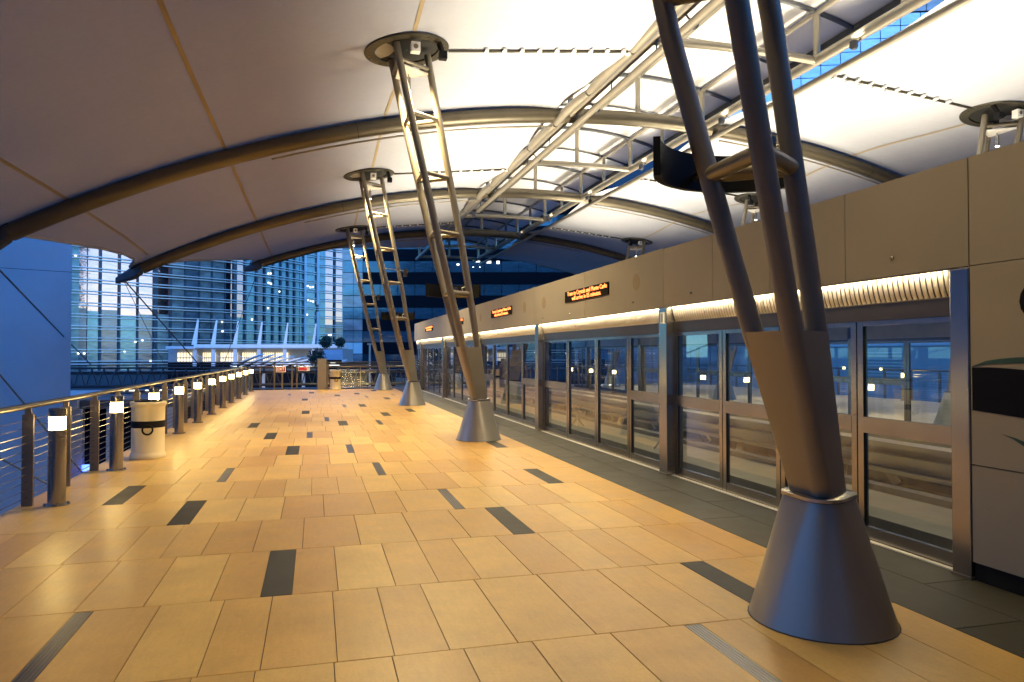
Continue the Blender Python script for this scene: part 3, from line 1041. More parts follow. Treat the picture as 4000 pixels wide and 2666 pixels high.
def membrane(far):
    side = 'over the far platform and tracks' if far else 'over the near platform'
    t = thing('canopy_membrane', 'white stretched fabric canopy %s' % side, 'canopy', (fx(0, far), 18, 7))
    ny, nx = 236, 46
    b = MB()
    vs, fs = [], []
    y0, y1 = -16.0, (49.0 if far else 42.6)
    tbl = EDGE_FAR if far else EDGE
    for j in range(ny + 1):
        y = y0 + (y1 - y0) * j / ny
        xe = lerp_table(tbl, y)
        for i in range(nx + 1):
            x = XIN + (xe - XIN) * i / nx
            vs.append((fx(x, far), y, fab_z(x, y)))
    for j in range(ny):
        for i in range(nx):
            a = j * (nx + 1) + i
            fs.append((a, a + 1, a + nx + 2, a + nx + 1))
    b._add(vs, fs)
    b.build('fabric', 'fabric', t, smooth=True)
    pts = [(fx(lerp_table(tbl, y), far), y, fab_z(lerp_table(tbl, y), y) - 0.01) for y in [-6 + 0.3 * k for k in range(183 if far else 163)]]
    MB().path(pts, 0.045, 8).build('edge_cuff', 'fabric', t, smooth=True)
    def seam(xf, ya, yb, w):
        s = MB()
        vs, fs = [], []
        n = int((yb - ya) / 0.25)
        for k in range(n + 1):
            y = ya + (yb - ya) * k / n
            x = xf(y)
            for q in (-w / 2, w / 2):
                vs.append((fx(x + q, far), y, fab_z(x + q, y) - 0.012))
        fs = [(2 * k, 2 * k + 1, 2 * k + 3, 2 * k + 2) for k in range(n)]
        s._add(vs, fs)
        o = s.build('seam_strip', 'seam', t)
        md = o.modifiers.new('thickness', 'SOLIDIFY')
        md.thickness = 0.004
    seam(lambda y: -2.12, -5, 39.4, 0.075)
    for a, b_ in zip(MASTS, MASTS[1:]):
        seam(lambda y: 1.70, a + 0.8, b_ - 0.8, 0.075)
    seam(lambda y: -5.5 if y < 24 else -5.5 - (y - 24) * 0.04, -5, 27.9, 0.07)
    # belt clamps from each mast head to the inner edge
    for m in PY:
        c = MB()
        pts = [(fx(x, far), m, fab_z(x, m) - 0.03) for x in [2.46 + (6.2 - 2.46) * k / 14 for k in range(15)]]
        c.path(pts, 0.028, 6)
        cp = c.build('clamp_belt', 'ring', t)
        cl = MB()
        for k in range(9):
            x = 3.2 + k * 0.36
            for dy, dx in ((-0.07, 0), (0.07, 0.16)):
                z = fab_z(x + dx, m) - 0.05
                xa = fx(x + dx, far)
                cl.box(xa - 0.035, xa + 0.035, m + dy - 0.055, m + dy + 0.055, z - 0.02, z + 0.02)
        tag(cl.build('clamp_clip', 'white', cp), kind='stuff')
    # rolled inner edge in bulging lengths
    for k in range(0 if far else 16):
        ya, yb = 1.4 + k * 2.5, 1.4 + k * 2.5 + 2.42
        if yb > 42: break
        pts, rs = [], []
        for q in range(11):
            y = ya + (yb - ya) * q / 10
            s_ = sin(pi * q / 10)
            pts.append((6.34 - 0.03 * s_, y, 7.95 + 0.04 * s_))
            rs.append(0.085 + 0.035 * s_)
        MB().path(pts, rs, 12).build('edge_roll', 'truss', t, smooth=True)
    return t
membrane(False)
membrane(True)

# arches spanning the whole station
TIP = {18.8: -7.4, 28.7: -6.75, 38.7: -3.35}
for y, w in ((18.8, 'nearest'), (28.7, 'middle'), (38.7, 'farthest')):
    t = thing('canopy_arch', 'curved bronze tube arch spanning the station, %s of the three' % w, 'arch', (XC, y, arc(XC)), 'tube arches under the canopy')
    x0 = TIP[y] + 0.75
    xs = [x0 + (2 * XC - 2 * x0) * k / 60 for k in range(61)]
    MB().path([(x, y, arc(x)) for x in xs], 0.2, 20).build('arch_tube', 'archpaint', t, smooth=True)
    for sgn in (0, 1):
        X = lambda x: fx(x, sgn)
        xt = TIP[y]
        sl = (arc(x0 + 0.4) - arc(x0 - 0.4)) / 0.8
        zc = arc(x0)
        zt = zc + sl * (xt - 0.05 - x0)
        rings = []
        for f, hw, hh in ((0, 0.2, 0.2), (0.25, 0.17, 0.24), (0.5, 0.12, 0.21), (1.0, 0.075, 0.10)):
            x = x0 + (xt - 0.1 - x0) * f
            z = zc + sl * (x - x0) - (0.03 if f else 0)
            rings.append([(X(x), y + a * hw, z + b * hh) for a, b in ((-1, -0.6), (-0.6, -1), (0.6, -1), (1, -0.6), (1, 0.6), (0.6, 1), (-0.6, 1), (-1, 0.6))])
        MB().loft(rings).build('tip_casting', 'darksteel', t)
        MB().bar((X(x0 + 0.25), y, zc + 0.19), (X(x0 - 0.25), y, zc + 0.17), 0.16, 0.05).build('corner_clamp', 'steel', t)
        pts = [(X(x), y - 0.02, arc(x) - 0.31) for x in [xs[0] + 5.6 + 0.25 * k for k in range(30)] if x < 6.4]
        MB().path(pts, 0.026, 8).build('conduit', 'truss', t, smooth=True)
    for x in (1.0, 16.5):
        MB().path([(x - 0.012, y, arc(x - 0.012)), (x + 0.012, y, arc(x + 0.012))], 0.206, 20).build('splice_band', 'ring', t)

# central spine: chords, posts, raised monitor roof
sp = thing('roof_spine', 'silver tubular truss spine with a raised white roof over the tracks', 'truss', (XC, 20, 8.2))
ZCH = arc(6.75)
MB().path([(6.74, 6, ZCH), (6.74, 50, ZCH)], 0.11, 14).build('chord_pipe', 'truss', sp, smooth=True)
MB().path([(10.76, 6, ZCH), (10.76, 50, ZCH)], 0.12, 14).build('chord_pipe', 'truss', sp, smooth=True)
MB().path([(6.70, 6, 7.76), (6.70, 30.4, 7.76), ], 0.085, 14).build('lighting_pipe', 'truss', sp, smooth=True)
hg = MB()
for k in range(11):
    hg.tube((6.72, 6.5 + k * 2.35, 7.8), (6.74, 6.5 + k * 2.35, ZCH), 0.014, 6)
hg.build('pipe_hanger', 'darksteel', sp)
MB().path([(11.12, 6, 7.93), (11.12, 50, 7.93)], 0.075, 12).build('chord_pipe', 'truss', sp, smooth=True)
def mz(x): return 9.46 - 0.052 * (x - XC) ** 2
MON = [5.75, 6.74, 8.75, 10.76, 11.75]
for x in (6.74, 8.75, 10.76):
    MB().path([(x, 5, mz(x)), (x, 50, mz(x))], 0.065, 10).build('purlin', 'truss', sp, smooth=True)
for x in (5.75, 11.75):
    MB().bar((x, 5, mz(x)), (x, 50, mz(x)), 0.10, 0.16).build('edge_beam', 'darksteel', sp)
for y in [8.8] + FRAMES + [43.7, 48.7]:
    if y not in (18.8, 28.7, 38.7):
        MB().path([(x, y, arc(x) - 0.02) for x in [6.74 + 4.02 * k / 12 for k in range(13)]], 0.09, 12).build('cross_arch', 'truss', sp, smooth=True)
    MB().path([(x, y, mz(x) + 0.02) for x in [5.75 + 6.0 * k / 16 for k in range(17)]], 0.055, 8).build('roof_rib', 'darksteel', sp, smooth=True)
    for x in (6.74, 8.75, 10.76):
        MB().tube((x, y, arc(x)), (x, y, mz(x)), 0.075, 12).build('post', 'truss', sp, smooth=True)
for y in (11.3, 16.3, 21.3, 26.2, 31.2, 36.2, 41.2, 46.2):
    MB().tube((10.76, y, ZCH), (10.76, y, mz(10.76)), 0.06, 12).build('post', 'truss', sp, smooth=True)
    MB().path([(x, y, mz(x) + 0.02) for x in [5.75 + 6.0 * k / 16 for k in range(17)]], 0.04, 8).build('roof_rib', 'darksteel', sp, smooth=True)
ry = [5.0, 8.8] + sorted(FRAMES + [11.3, 16.3, 21.3, 26.2, 31.2, 36.2, 41.2, 43.7, 46.2]) + [50]
for a, b_ in zip(ry, ry[1:]):
    for xa, xb in zip(MON, MON[1:]):
        p = MB()
        g = 0.01
        n = 4
        for k in range(n):
            u0, u1 = xa + g + (xb - xa - 2 * g) * k / n, xa + g + (xb - xa - 2 * g) * (k + 1) / n
            p.hexa([(u0, a + g, mz(u0) + 0.085), (u1, a + g, mz(u1) + 0.085), (u1, b_ - g, mz(u1) + 0.085), (u0, b_ - g, mz(u0) + 0.085)],
                   [(u0, a + g, mz(u0) + 0.13), (u1, a + g, mz(u1) + 0.13), (u1, b_ - g, mz(u1) + 0.13), (u0, b_ - g, mz(u0) + 0.13)])
        p.build('roof_panel', 'roofpanel', sp)

# uplights standing on the roof deck of the door screens
UPY = [7.5, 12.0, 16.5, 21.0, 25.5, 30.0]
for far in (False, True):
    for i, y in enumerate(UPY):
        x = fx(5.45, far)
        u = thing('uplight', 'floodlight behind the %s fascia aimed at the canopy, %s from the camera' % ('far' if far else 'near', ORD[i]), 'floodlight', (x, y, 2.9), 'floodlights behind the fascias')
        MB().box(x - 0.12, x + 0.12, y - 0.18, y + 0.18, 2.90, 3.04).build('housing', 'darksteel', u)
        l = lamp('uplight_beam', 'SPOT', (x, y, 3.10), (790 if i < 5 or far else 400), (1, 0.87, 0.62), u, spot_size=R_(112), spot_blend=0.9, shadow_soft_size=0.35)
        aim(l, (-0.10 if not far else 0.10, 0.0, 1))

for i, y in enumerate((12.4, 17.4, 22.4, 27.4, 32.4, 37.4)):
    for side, x, dx in (('left', 6.95, 0.30), ('right', 10.55, -0.30)):
        u = thing('chord_floodlight', 'small floodlight clamped under the %s truss chord, %s from the camera' % (side, ORD[i]), 'floodlight', (x, y, 7.95), 'small floodlights under the truss chords')
        MB().lathe([(0.05, 0), (0.085, 0.05), (0.085, 0.16)], 14, (x, y, 7.84)).build('housing', 'darksteel', u, smooth=True)
        MB().bar((x, y, 7.9), (6.74 if side == 'left' else 10.76, y, 8.12), 0.03, 0.03).build('bracket', 'darksteel', u)
        l = lamp('chord_floodlight_beam', 'SPOT', (x, y, 8.03), 50 if i < 4 else (38 if i == 4 else 16), (1, 0.88, 0.66), u, spot_size=R_(150), spot_blend=0.9, shadow_soft_size=0.07)
        aim(l, (dx, 0, 1))
for i, y in enumerate((5, 10, 15, 20, 25, 30)):
    for far in (False, True):
        x = fx(5.85, far)
        u = thing('track_light', 'downlight under the inner edge of the %s door-screen roof, %s from the camera' % ('far' if far else 'near', ORD[i]), 'light fitting', (x, y, 2.78), 'lights over the track')
        MB().box(x - 0.08, x + 0.08, y - 0.25, y + 0.25, 2.74, 2.797).build('housing', 'white', u)
        l = lamp('track_light_beam', 'SPOT', (x, y, 2.72), 48, (1, 0.76, 0.32), u, spot_size=R_(140), spot_blend=0.8, shadow_soft_size=0.15)
        aim(l, (0.45 if not far else -0.45, 0, -1))
# ================================================================ RAILING, BOLLARDS, BINS
rail = thing('cable_railing', 'steel cable railing with bronze posts along the open left edge', 'railing', (-2.99, 18, 0))
post_b = MB().box(-0.055, 0.055, -0.016, 0.016, 0, 0.99).box(-0.03, 0.03, -0.012, 0.012, 0.99, 1.05)
pm = post_b.mesh('post')
pm.materials.append(M['bronze'])
for k in range(-3, 22):
    y = 9.0 + 1.238 * k
    inst('post', pm, rail, (-2.99, y, 0))
MB().path([(-3.02, 2, 1.075), (-3.02, 35.2, 1.075)], 0.032, 14).build('handrail', 'rail_metal', rail, smooth=True)
for k in range(11):
    z = 0.10 + k * 0.083
    MB().path([(-2.99, 2, z), (-2.99, 35.2, z)], 0.0045, 6).build('cable', 'steel_h', rail)

def make_bollard(x, y):
    b = thing('bollard_light', 'x', 'bollard light', (x, y, 0), 'bollard lights along the railing')
    MB().lathe([(0.088, 0.012), (0.088, 0.82)], 28, (x, y, 0)).build('shaft', 'steel', b, smooth=True)
    MB().lathe([(0.13, 0), (0.13, 0.010), (0.10, 0.014)], 28, (x, y, 0)).build('base_flange', 'steel', b, smooth=True)
    bl = MB()
    for a in range(4):
        bl.lathe([(0.011, 0.01), (0.011, 0.028)], 8, (x + 0.112 * cos(a * pi / 2 + .4), y + 0.112 * sin(a * pi / 2 + .4), 0))
    bl.build('bolt', 'steel', b)
    MB().lathe([(0.080, 0.82), (0.080, 0.962)], 28, (x, y, 0)).build('lens', 'lamp', b, smooth=True)
    for k in range(3):
        z = 0.855 + 0.035 * k
        MB().lathe([(0.080, z - 0.003), (0.089, z - 0.0015), (0.089, z + 0.0015), (0.080, z + 0.003)], 28, (x, y, 0)).build('louvre_ring', 'steel', b)
    MB().lathe([(0.088, 0.962), (0.088, 1.045), (0.078, 1.053)], 28, (x, y, 0)).build('cap', 'steel', b, smooth=True)
    return b
BY = [9.0 + 2.475 * k for k in range(7)] + [26.2, 28.72, 31.4, 34.1]
BY = BY[:7] + BY[7:]
b0 = make_bollard(-2.71, BY[0])
for i, y in enumerate(BY):
    c = b0 if i == 0 else copy_tree(b0)
    c.location.y = y
    c['label'] = 'glowing cylindrical steel bollard by the left railing, %s from the camera' % ORD[i]
for i, y in enumerate((6.5, 11.5, 16.4, 21.4)):
    c = copy_tree(b0)
    c.location = (20.2, y, 0)
    c['label'] = 'glowing bollard on the far platform seen through the door glass, %s from the camera' % ORD[i]
frail = thing('cable_railing', 'steel cable railing along the far platform seen through the glass doors', 'railing', (20.48, 18, 0))
for k in range(-4, 24):
    inst('post', pm, frail, (20.48, 9.0 + 1.238 * k, 0))
MB().path([(20.5, 0, 1.075), (20.5, 36, 1.075)], 0.032, 10).build('handrail', 'rail_metal', frail, smooth=True)
fc = MB()
for k in range(11):
    fc.path([(20.48, 0, 0.10 + k * 0.083), (20.48, 36, 0.10 + k * 0.083)], 0.0045, 5)
fc.build('cable', 'steel_h', frail)

def make_bin(x, y, lab):
    t = thing('litter_bin', lab, 'litter bin', (x, y, 0), 'cream litter bins')
    MB().lathe([(0.262, 0), (0.268, 0.02), (0.262, 0.06), (0.248, 0.085), (0.242, 0.10), (0.242, 0.80), (0.25, 0.825), (0.262, 0.845), (0.266, 0.875), (0.258, 0.892), (0.215, 0.892), (0.215, 0.80)], 40, (x, y, 0)).build('body', 'cream', t, smooth=True)
    MB().lathe([(0.2425, 0.487), (0.2445, 0.489), (0.2445, 0.593), (0.2425, 0.595)], 40, (x, y, 0)).build('band', 'black', t, smooth=True)
    MB().lathe([(0.214, 0.86), (0.20, 0.905), (0.12, 0.915), (0.11, 0.86)], 32, (x, y, 0)).build('lid', 'black', t, smooth=True)
    a = R_(-81)
    cx, cy = x + 0.252 * cos(a), y + 0.252 * sin(a)
    tx, ty = -sin(a), cos(a)
    MB().path([(cx + tx * 0.072 * cos(k * pi / 12), cy + ty * 0.072 * cos(k * pi / 12), 0.462 + 0.072 * sin(k * pi / 12)) for k in range(25)], 0.014, 8).build('ring_emblem', 'black', t, smooth=True)
    return t
make_bin(-2.55, 12.72, 'cream round litter bin with a black band between the second and third bollards')
make_bin(0.93, 35.05, 'cream litter bin with a black band at the far end beside the tan pillar')

# ================================================================ FAR END OF THE PLATFORM
er = thing('end_railing', 'steel cable railing closing the far end of the platform', 'railing', (1, 35.35, 0))
for x in (-2.9, -2.42, 2.1, 3.45, 4.5):
    inst('post', pm, er, (x, 35.35, 0), rot=(0, 0, pi / 2))
MB().path([(-3, 35.35, 1.075), (-1.85, 35.35, 1.075)], 0.028, 8).path([(0.55, 35.35, 1.075), (4.6, 35.35, 1.075)], 0.028, 8).build('handrail', 'steel_h', er)
ec = MB()
for k in range(11):
    z = 0.10 + k * 0.083
    ec.path([(-3, 35.35, z), (-1.85, 35.35, z)], 0.004, 4).path([(0.55, 35.35, z), (4.6, 35.35, z)], 0.004, 4)
ec.build('cable', 'steel_h', er)
gt = thing('exit_gate', 'dark steel exit gate with mesh leaves at the far end', 'gate', (-1.2, 35.4, 0))
for x in (-1.80, -1.45, -1.02, -0.80):
    MB().box(x - 0.035, x + 0.035, 35.38, 35.45, 0, 1.2).build('gate_post', 'bronze', gt)
gb_ = MB()
for k in range(9):
    gb_.tube((-1.80, 35.42, 0.1 + 0.12 * k), (-1.45, 35.42, 0.1 + 0.12 * k), 0.006, 4).tube((-1.02, 35.42, 0.1 + 0.12 * k), (-0.8, 35.42, 0.1 + 0.12 * k), 0.006, 4)
gb_.build('gate_bars', 'steel_h', gt)
ex = thing('exit_sign', 'small dark red sign with the word EXIT on the end gate', 'sign', (-1.5, 35.3, 0.95))
MB().box(-1.72, -1.30, 35.27, 35.31, 0.82, 1.08).build('sign_frame', 'exit_txt', ex)
MB().box(-1.70, -1.32, 35.262, 35.268, 0.84, 1.06).build('sign_board', 'exit_red', ex)
em = text_mesh('EXIT', 0.19)
em.materials.append(M['exit_txt'])
inst('lettering', em, ex, (-1.51, 35.258, 0.95), (0.8, 1.05, 1), (pi / 2, 0, 0))
rs = thing('notice_board', 'small red and white notice on the railing right of the exit gate', 'sign', (-0.45, 35.35, 1.0))
MB().box(-0.75, -0.22, 35.33, 35.36, 0.86, 1.06).build('board', 'white', rs)
MB().box(-0.72, -0.36, 35.322, 35.328, 0.90, 1.03).build('red_field', emit('red_field', (0.6, 0.03, 0.04), 0.10, (0.5, 0.03, 0.04)), rs)
kp = thing('pillar_kiosk', 'tan square pillar standing at the far end of the platform', 'pillar', (0.32, 35.2, 0))
MB().box(0.12, 0.53, 35.0, 35.4, 0.0, 1.43).build('cabinet', 'fascia', kp, bevel=0.01)
MB().box(0.55, 0.62, 35.05, 35.35, 0.0, 1.2).build('side_panel', 'bronze', kp)
lp = thing('lamp_post', 'thin pale lamp post rising beyond the far railing', 'lamp post', (3.44, 48, -9))
MB().tube((3.44, 48, -9), (3.44, 48, 2.25), 0.06, 8).build('pole', 'louvre', lp)
MB().box(3.28, 3.55, 47.9, 48.1, 2.25, 2.36).build('lamp_head', 'louvre', lp)

# ================================================================ CABLES OFF THE ARCH TIPS
def cable(lab, a, b, r):
    o = MB().path([a, b], r, 6).build('stay_cable', 'darksteel')
    tag(o, lab, 'cable', 'stay cables of the canopy')
cable('thin stay cable, upper of the pair under the middle arch tip', (-6.6, 28.7, 4.28), (-7.2, 40, 0.9), 0.012)
cable('thick stay cable, lower of the pair under the middle arch tip', (-6.55, 28.7, 4.25), (-5.41, 40, 0.79), 0.026)
cable('thin stay cable below the farthest arch tip', (-2.9, 38.7, 5.5), (-4.6, 40.4, 1.0), 0.014)
cable('thick stay cable slanting across the blue wall to the truss bridge', (-7.3, 18.8, 4.05), (-10.6, 40, 1.11), 0.026)
cable('lowest stay cable slanting down across the blue wall behind the railing', (-7.35, 18.8, 1.9), (-5.2, 19.0, -1.1), 0.02)
cable('second low stay cable crossing the blue wall behind the railing', (-7.0, 18.4, -0.4), (-4.0, 19.0, -2.6), 0.02)
cable('thin level stay cable high across the blue wall', (-12, 26, 4.43), (-7.0, 26.2, 4.25), 0.010)

# ================================================================ BACKGROUND BUILDINGS
bw = thing('blank_wall', 'blank rendered wall at the left edge of the view in blue dusk light', 'wall', (-9.6, 31.3, -9))
MB().hexa([(-80, 31.3, -9), (-9.0, 31.3, -9), (-9.9, 33.5, -9), (-80, 33.5, -9)], [(-80, 31.3, 14), (-9.0, 31.3, 14), (-9.9, 33.5, 14), (-80, 33.5, 14)]).build('wall_body', 'bluewall', bw)

def at_seg(P, d, s, out=0.0):
    n = Vector((d.y, -d.x, 0))
    return Vector((P[0], P[1], 0)) + d * s + n * out
def quad_panel(name, mat, parent, P, d, s0, s1, z0, z1, out=0.0, th=0.08):
    a, b = at_seg(P, d, s0, out), at_seg(P, d, s1, out)
    n = Vector((d.y, -d.x, 0)) * th
    return MB().hexa([(a.x, a.y, z0), (b.x, b.y, z0), (b.x - n.x, b.y - n.y, z0), (a.x - n.x, a.y - n.y, z0)],
                     [(a.x, a.y, z1), (b.x, b.y, z1), (b.x - n.x, b.y - n.y, z1), (a.x - n.x, a.y - n.y, z1)]).build(name, mat, parent)
ar = thing('glass_tower', 'tall curved glass tower with rows of pale sunshade rails left of centre', 'tower', (-14, 135, -9))
D53 = Vector((sin(R_(53)), cos(R_(53)), 0))
D40 = Vector((sin(R_(39.6)), cos(R_(39.6)), 0))
SEGS = [((-34.5, 120.0), D53, [(0, 1.01, 't'), (1.01, 2.07, 'm'), (2.21, 3.79, 'm'), (4.11, 6.56, 'm'), (6.87, 9.38, 'm'), (9.61, 11.93, 'm'), (12.59, 14.5, 'm'),
                                (14.92, 16.98, 't'), (17.29, 19.46, 'p'), (19.73, 21.69, 't'), (21.97, 24.14, 't'), (24.37, 25.43, 'm')], 25.43),
        ((-14.19, 135.304), D40, [(0, .47, 'm'), (1.18, 3.04, 'm'), (3.46, 5.76, 't'), (6.2, 7.87, 'p'), (8.26, 9.98, 't'), (10.38, 12.01, 't'),
                                  (12.42, 13.95, 't'), (14.38, 15.88, 't'), (16.24, 17.55, 't'), (17.7, 18.9, 't')], 18.98),
        ((-2.10, 149.92), D53, [(0.1, 2.88, 't'), (3.3, 5.14, 't'), (5.14, 7.2, 'm'), (7.6, 9.45, 'm'), (9.5, 10.5, 't')], 10.52)]
for si, (P, d, bays, L) in enumerate(SEGS):
    quad_panel('core_wall', 'mullion', ar, P, d, -14 if si == 0 else 0, L, -9, 46, -0.25, 8.0)
    cur = 0.0
    for s0, s1, k in bays:
        if s0 - cur > 0.2:
            quad_panel('column_fin', 'mullion', ar, P, d, cur, s0, -1.5, 46, 0.25, 0.5)
        if k == 'm':
            zb = 8.0 + rng.uniform(-0.6, 0.8)
            quad_panel('pane', 'mirror', ar, P, d, s0, s1, zb, 46)
            quad_panel('pane', 'mid_glass' if rng.random() < 0.5 else 'teal_glass', ar, P, d, s0, s1, -1, zb)
        else:
            quad_panel('pane', 'teal_glass' if k == 't' else 'mid_glass', ar, P, d, s0, s1, -1, 46)
        cur = s1
    z = 0.2
    while z < 30:
        for dz in (0, 0.42):
            a, b = at_seg(P, d, -0.3 if si else -1, 0.28), at_seg(P, d, L + 0.05, 0.28)
            MB().bar((a.x, a.y, z + dz), (b.x, b.y, z + dz), 0.30, 0.13).build('sunshade_rail', 'louvre', ar)
        z += 1.74
for s, seg, z0, z1 in ((18.95, 1, 0, 34), (3.1, 2, 0, 10.2), (3.1, 2, 11.6, 34)):
    P, d, _, _ = SEGS[seg]
    quad_panel('light_strip', 'white', ar, P, d, s - 0.28, s + 0.28, z0, z1, 0.4, 0.2)
for seg, s, z in [(1, 9.0, 16.6), (1, 9.6, 16.7), (1, 10.2, 16.5), (1, 9.1, 14.9), (1, 9.7, 14.8), (1, 12, 13.5), (2, 0.8, 15.2), (2, 1.4, 15.0), (2, 2.0, 15.1), (2, 0.9, 12.4), (2, 1.5, 12.3), (2, 2.1, 12.2),
                  (2, 0.7, 9.5), (1, 9.0, 10.2), (1, 5.0, 7.9), (0, 23.8, 7.2), (0, 7.6, 2.0), (0, 9.2, 3.6), (0, 10.3, 3.8), (0, 12.2, 2.6), (0, 11.6, 0.6), (0, 1.0, 1.8), (0, 1.8, 1.8), (0, 0.5, 16.2), (0, 23.9, 5.6), (2, 6.0, 5.5), (2, 6.5, 5.6)]:
    P, d, _, _ = SEGS[seg]
    q = at_seg(P, d, s, 0.05)
    MB().lathe([(0.13, -0.12), (0.13, 0.12)], 6, (q.x, q.y, z)).build('room_lamp', 'spark', ar)

# dark ribbon-window building, centre right
YW = R_(YAW)
RT = Vector((cos(YW), -sin(YW), 0))
rb = thing('ribbon_window_building', 'dark blue building with alternating ribbon windows behind the pylons', 'building', (25, 107, -9))
PV = (6.94, 112.09)
n_ = Vector((RT.y, -RT.x, 0))
def vq(name, mat, s0, s1, z0, z1, out, th=0.2):
    return quad_panel(name, mat, rb, PV, RT, s0, s1, z0, z1, out, th)
vq('core_wall', 'navyclad', 0.05, 45, -9, 34, -0.4, 14)
z = 1.68
k = 0
while z < 32:
    vq('spandrel', 'navyclad', 0.0, 45, z, z + 1.75, 0.12, 0.5)
    s = 0.0
    i = 0
    while s < 34:
        w = 2.62
        vq('pane', 'ribbon_glass', s + 0.04, s + w - 0.04, z + 1.80, z + 3.46, 0.0)
        s += w
    z += 3.52
    k += 1
vq('base_wall', 'ribbon_glass', 0, 45, -2.2, 1.64, 0.02)
# corner return with the pale squares
LD = (Vector((6.94, 112.09, 0)) - Vector((4.03, 112.87, 0)))
LL = LD.length
LD.normalize()
def lq(name, mat, s0, s1, z0, z1):
    return quad_panel(name, mat, rb, (4.03, 112.87), LD, s0, s1, z0, z1, 0.05, 0.3)
quad_panel('corner_core', 'navyclad', rb, (4.03, 112.87), LD, 0.02, LL - 0.02, -9, 34, -0.05, 10)
z = 1.70
k = 0
while z < 30:
    for s0, s1 in ((0.03, LL * 0.52), (LL * 0.54, LL - 0.03)):
        lq('pane', 'white' if k == 0 else ('ribbon_pale' if k % 2 == 0 else 'teal_glass'), s0, s1, z + 0.04, z + 1.70)  # lowest pair painted white for its lit look
    z += 1.76
    k += 1
lq('base_wall', 'ribbon_pale', 0.03, LL - 0.03, -2.2, 1.66)
for s, z, w, h, mt in [(16.7, 15.55, 1.0, 0.5, 'whitewin'), (18.7, 15.35, 0.7, 0.9, 'warmwin'), (20.2, 15.3, 0.45, 0.45, 'whitewin'), (14.2, 15.1, 0.35, 0.22, 'spark'), (16.6, 14.75, 0.15, 0.12, 'spark'), (17.6, 14.75, 0.15, 0.12, 'spark')]:
    vq('lit_room', mt, s, s + w, z, z + h, 0.05, 0.04)
vq('sky_pane', 'ribbon_pale', 18.4, 20.9, 16.3, 16.8, 0.04, 0.05)

# entrance canopy with white masts and lit windows
pc = thing('entrance_pavilion', 'low white roofed pavilion with leaning masts and lit windows beyond the railing', 'pavilion', (-8, 95, -9))
PD = Vector((3.05 + 17.99, 92.4 - 98.08, 0))
PL = PD.length
PD.normalize()
def pq(name, mat, s0, s1, z0, z1, out=0.0, th=0.3):
    return quad_panel(name, mat, pc, (-17.99, 98.08), PD, s0, s1, z0, z1, out, th)
pq('roof_edge', 'white', 4.2, PL, 2.42, 2.86, 1.2, 6)
pq('roof_wing', 'lavender', 1.0, 4.3, 2.3, 2.62, 1.6, 6)
pq('soffit', 'greyclad', 1.2, PL, 2.28, 2.36, 1.1, 5)
pq('back_wall', 'greyclad', 0, PL, 0.55, 2.3, -1.2, 6)
pq('lower_wall', 'navyclad', 0, PL + 3, -9, 0.548, -1.1, 6)
def px_s(px):            # distance along the pavilion front for a bearing of the photograph
    az = YW + math.atan((px - 2000) / 2850)
    kx = math.tan(az)
    return (kx * 98.08 + 17.99) / (PD.x - kx * PD.y)
for p0_, p1_ in ((680, 752), (780, 830), (850, 916), (936, 990), (1018, 1062), (1068, 1118)):
    s0, s1 = px_s(p0_), px_s(p1_)
    o = pq('window', 'warmwin', s0, s1, 0.75, 1.85, -0.9, 0.1)
    mu = MB()
    nn = 6
    for q in range(nn + 1):
        a = at_seg((-17.99, 98.08), PD, s0 + (s1 - s0) * q / nn, -0.85)
        mu.box(a.x - 0.025, a.x + 0.025, a.y - 0.02, a.y + 0.02, 0.7, 1.9)
    a, b = at_seg((-17.99, 98.08), PD, s0, -0.84), at_seg((-17.99, 98.08), PD, s1, -0.84)
    mu.bar((a.x, a.y, 1.2), (b.x, b.y, 1.2), 0.05, 0.10)
    mu.build('window_bars', 'bronze', o)
for i, px in enumerate((780, 852, 936, 1028, 1128, 1237)):
    s = px_s(px)
    a = at_seg((-17.99, 98.08), PD, s, 0.9)
    h = 3.1 - 0.1 * i
    MB().prism([(a.x - 0.58 + 0.05 * i, a.y, 2.8), (a.x, a.y, 2.8), (a.x + 0.22, a.y, 2.8 + h), (a.x + 0.06, a.y, 2.8 + h)], (0, 0.25, 0)).build('mast', 'white', pc)
    MB().box(a.x - 0.42, a.x, a.y, a.y + 0.3, 0.2, 2.42).build('pier', 'lavender', pc)
    MB().bar((a.x + 0.05, a.y, 1.6), (a.x + 2.4, a.y - 0.4, 0.3), 0.05, 0.05).build('tie_rod', 'white', pc)
gw = thing('glass_wing_canopy', 'overlapping tilted white glass fins lit from below beyond the far railing', 'canopy', (-3, 70, -9))
for i in range(9):
    x = -7.6 + i * 0.95
    y = 72 - i * 0.5
    MB().prism([(x, y, 0.62 + 0.02 * i), (x + 2.5, y - 1.0, 1.62 - 0.07 * i), (x + 2.55, y - 1.0, 1.55 - 0.07 * i), (x + 0.1, y, 0.52)], (0.4, 3, 0.1)).build('glass_fin', 'white', gw)
for i in range(10):
    x = -8.4 + i * 0.95
    MB().bar((x, 69, 0.42 + 0.05 * (i % 3)), (x + 0.75, 69, 0.50 + 0.05 * (i % 2)), 0.1, 0.07).build('light_bar', 'whitewin', gw)
MB().bar((-9, 69.5, 0.30), (1.5, 69.5, 0.30), 0.5, 0.10).build('edge_beam', 'darksteel', gw)
for x in (-8, -4.5, -1.0):
    MB().tube((x, 70, -9), (x, 70, 0.3), 0.15, 8).build('support_column', 'greyclad', gw)

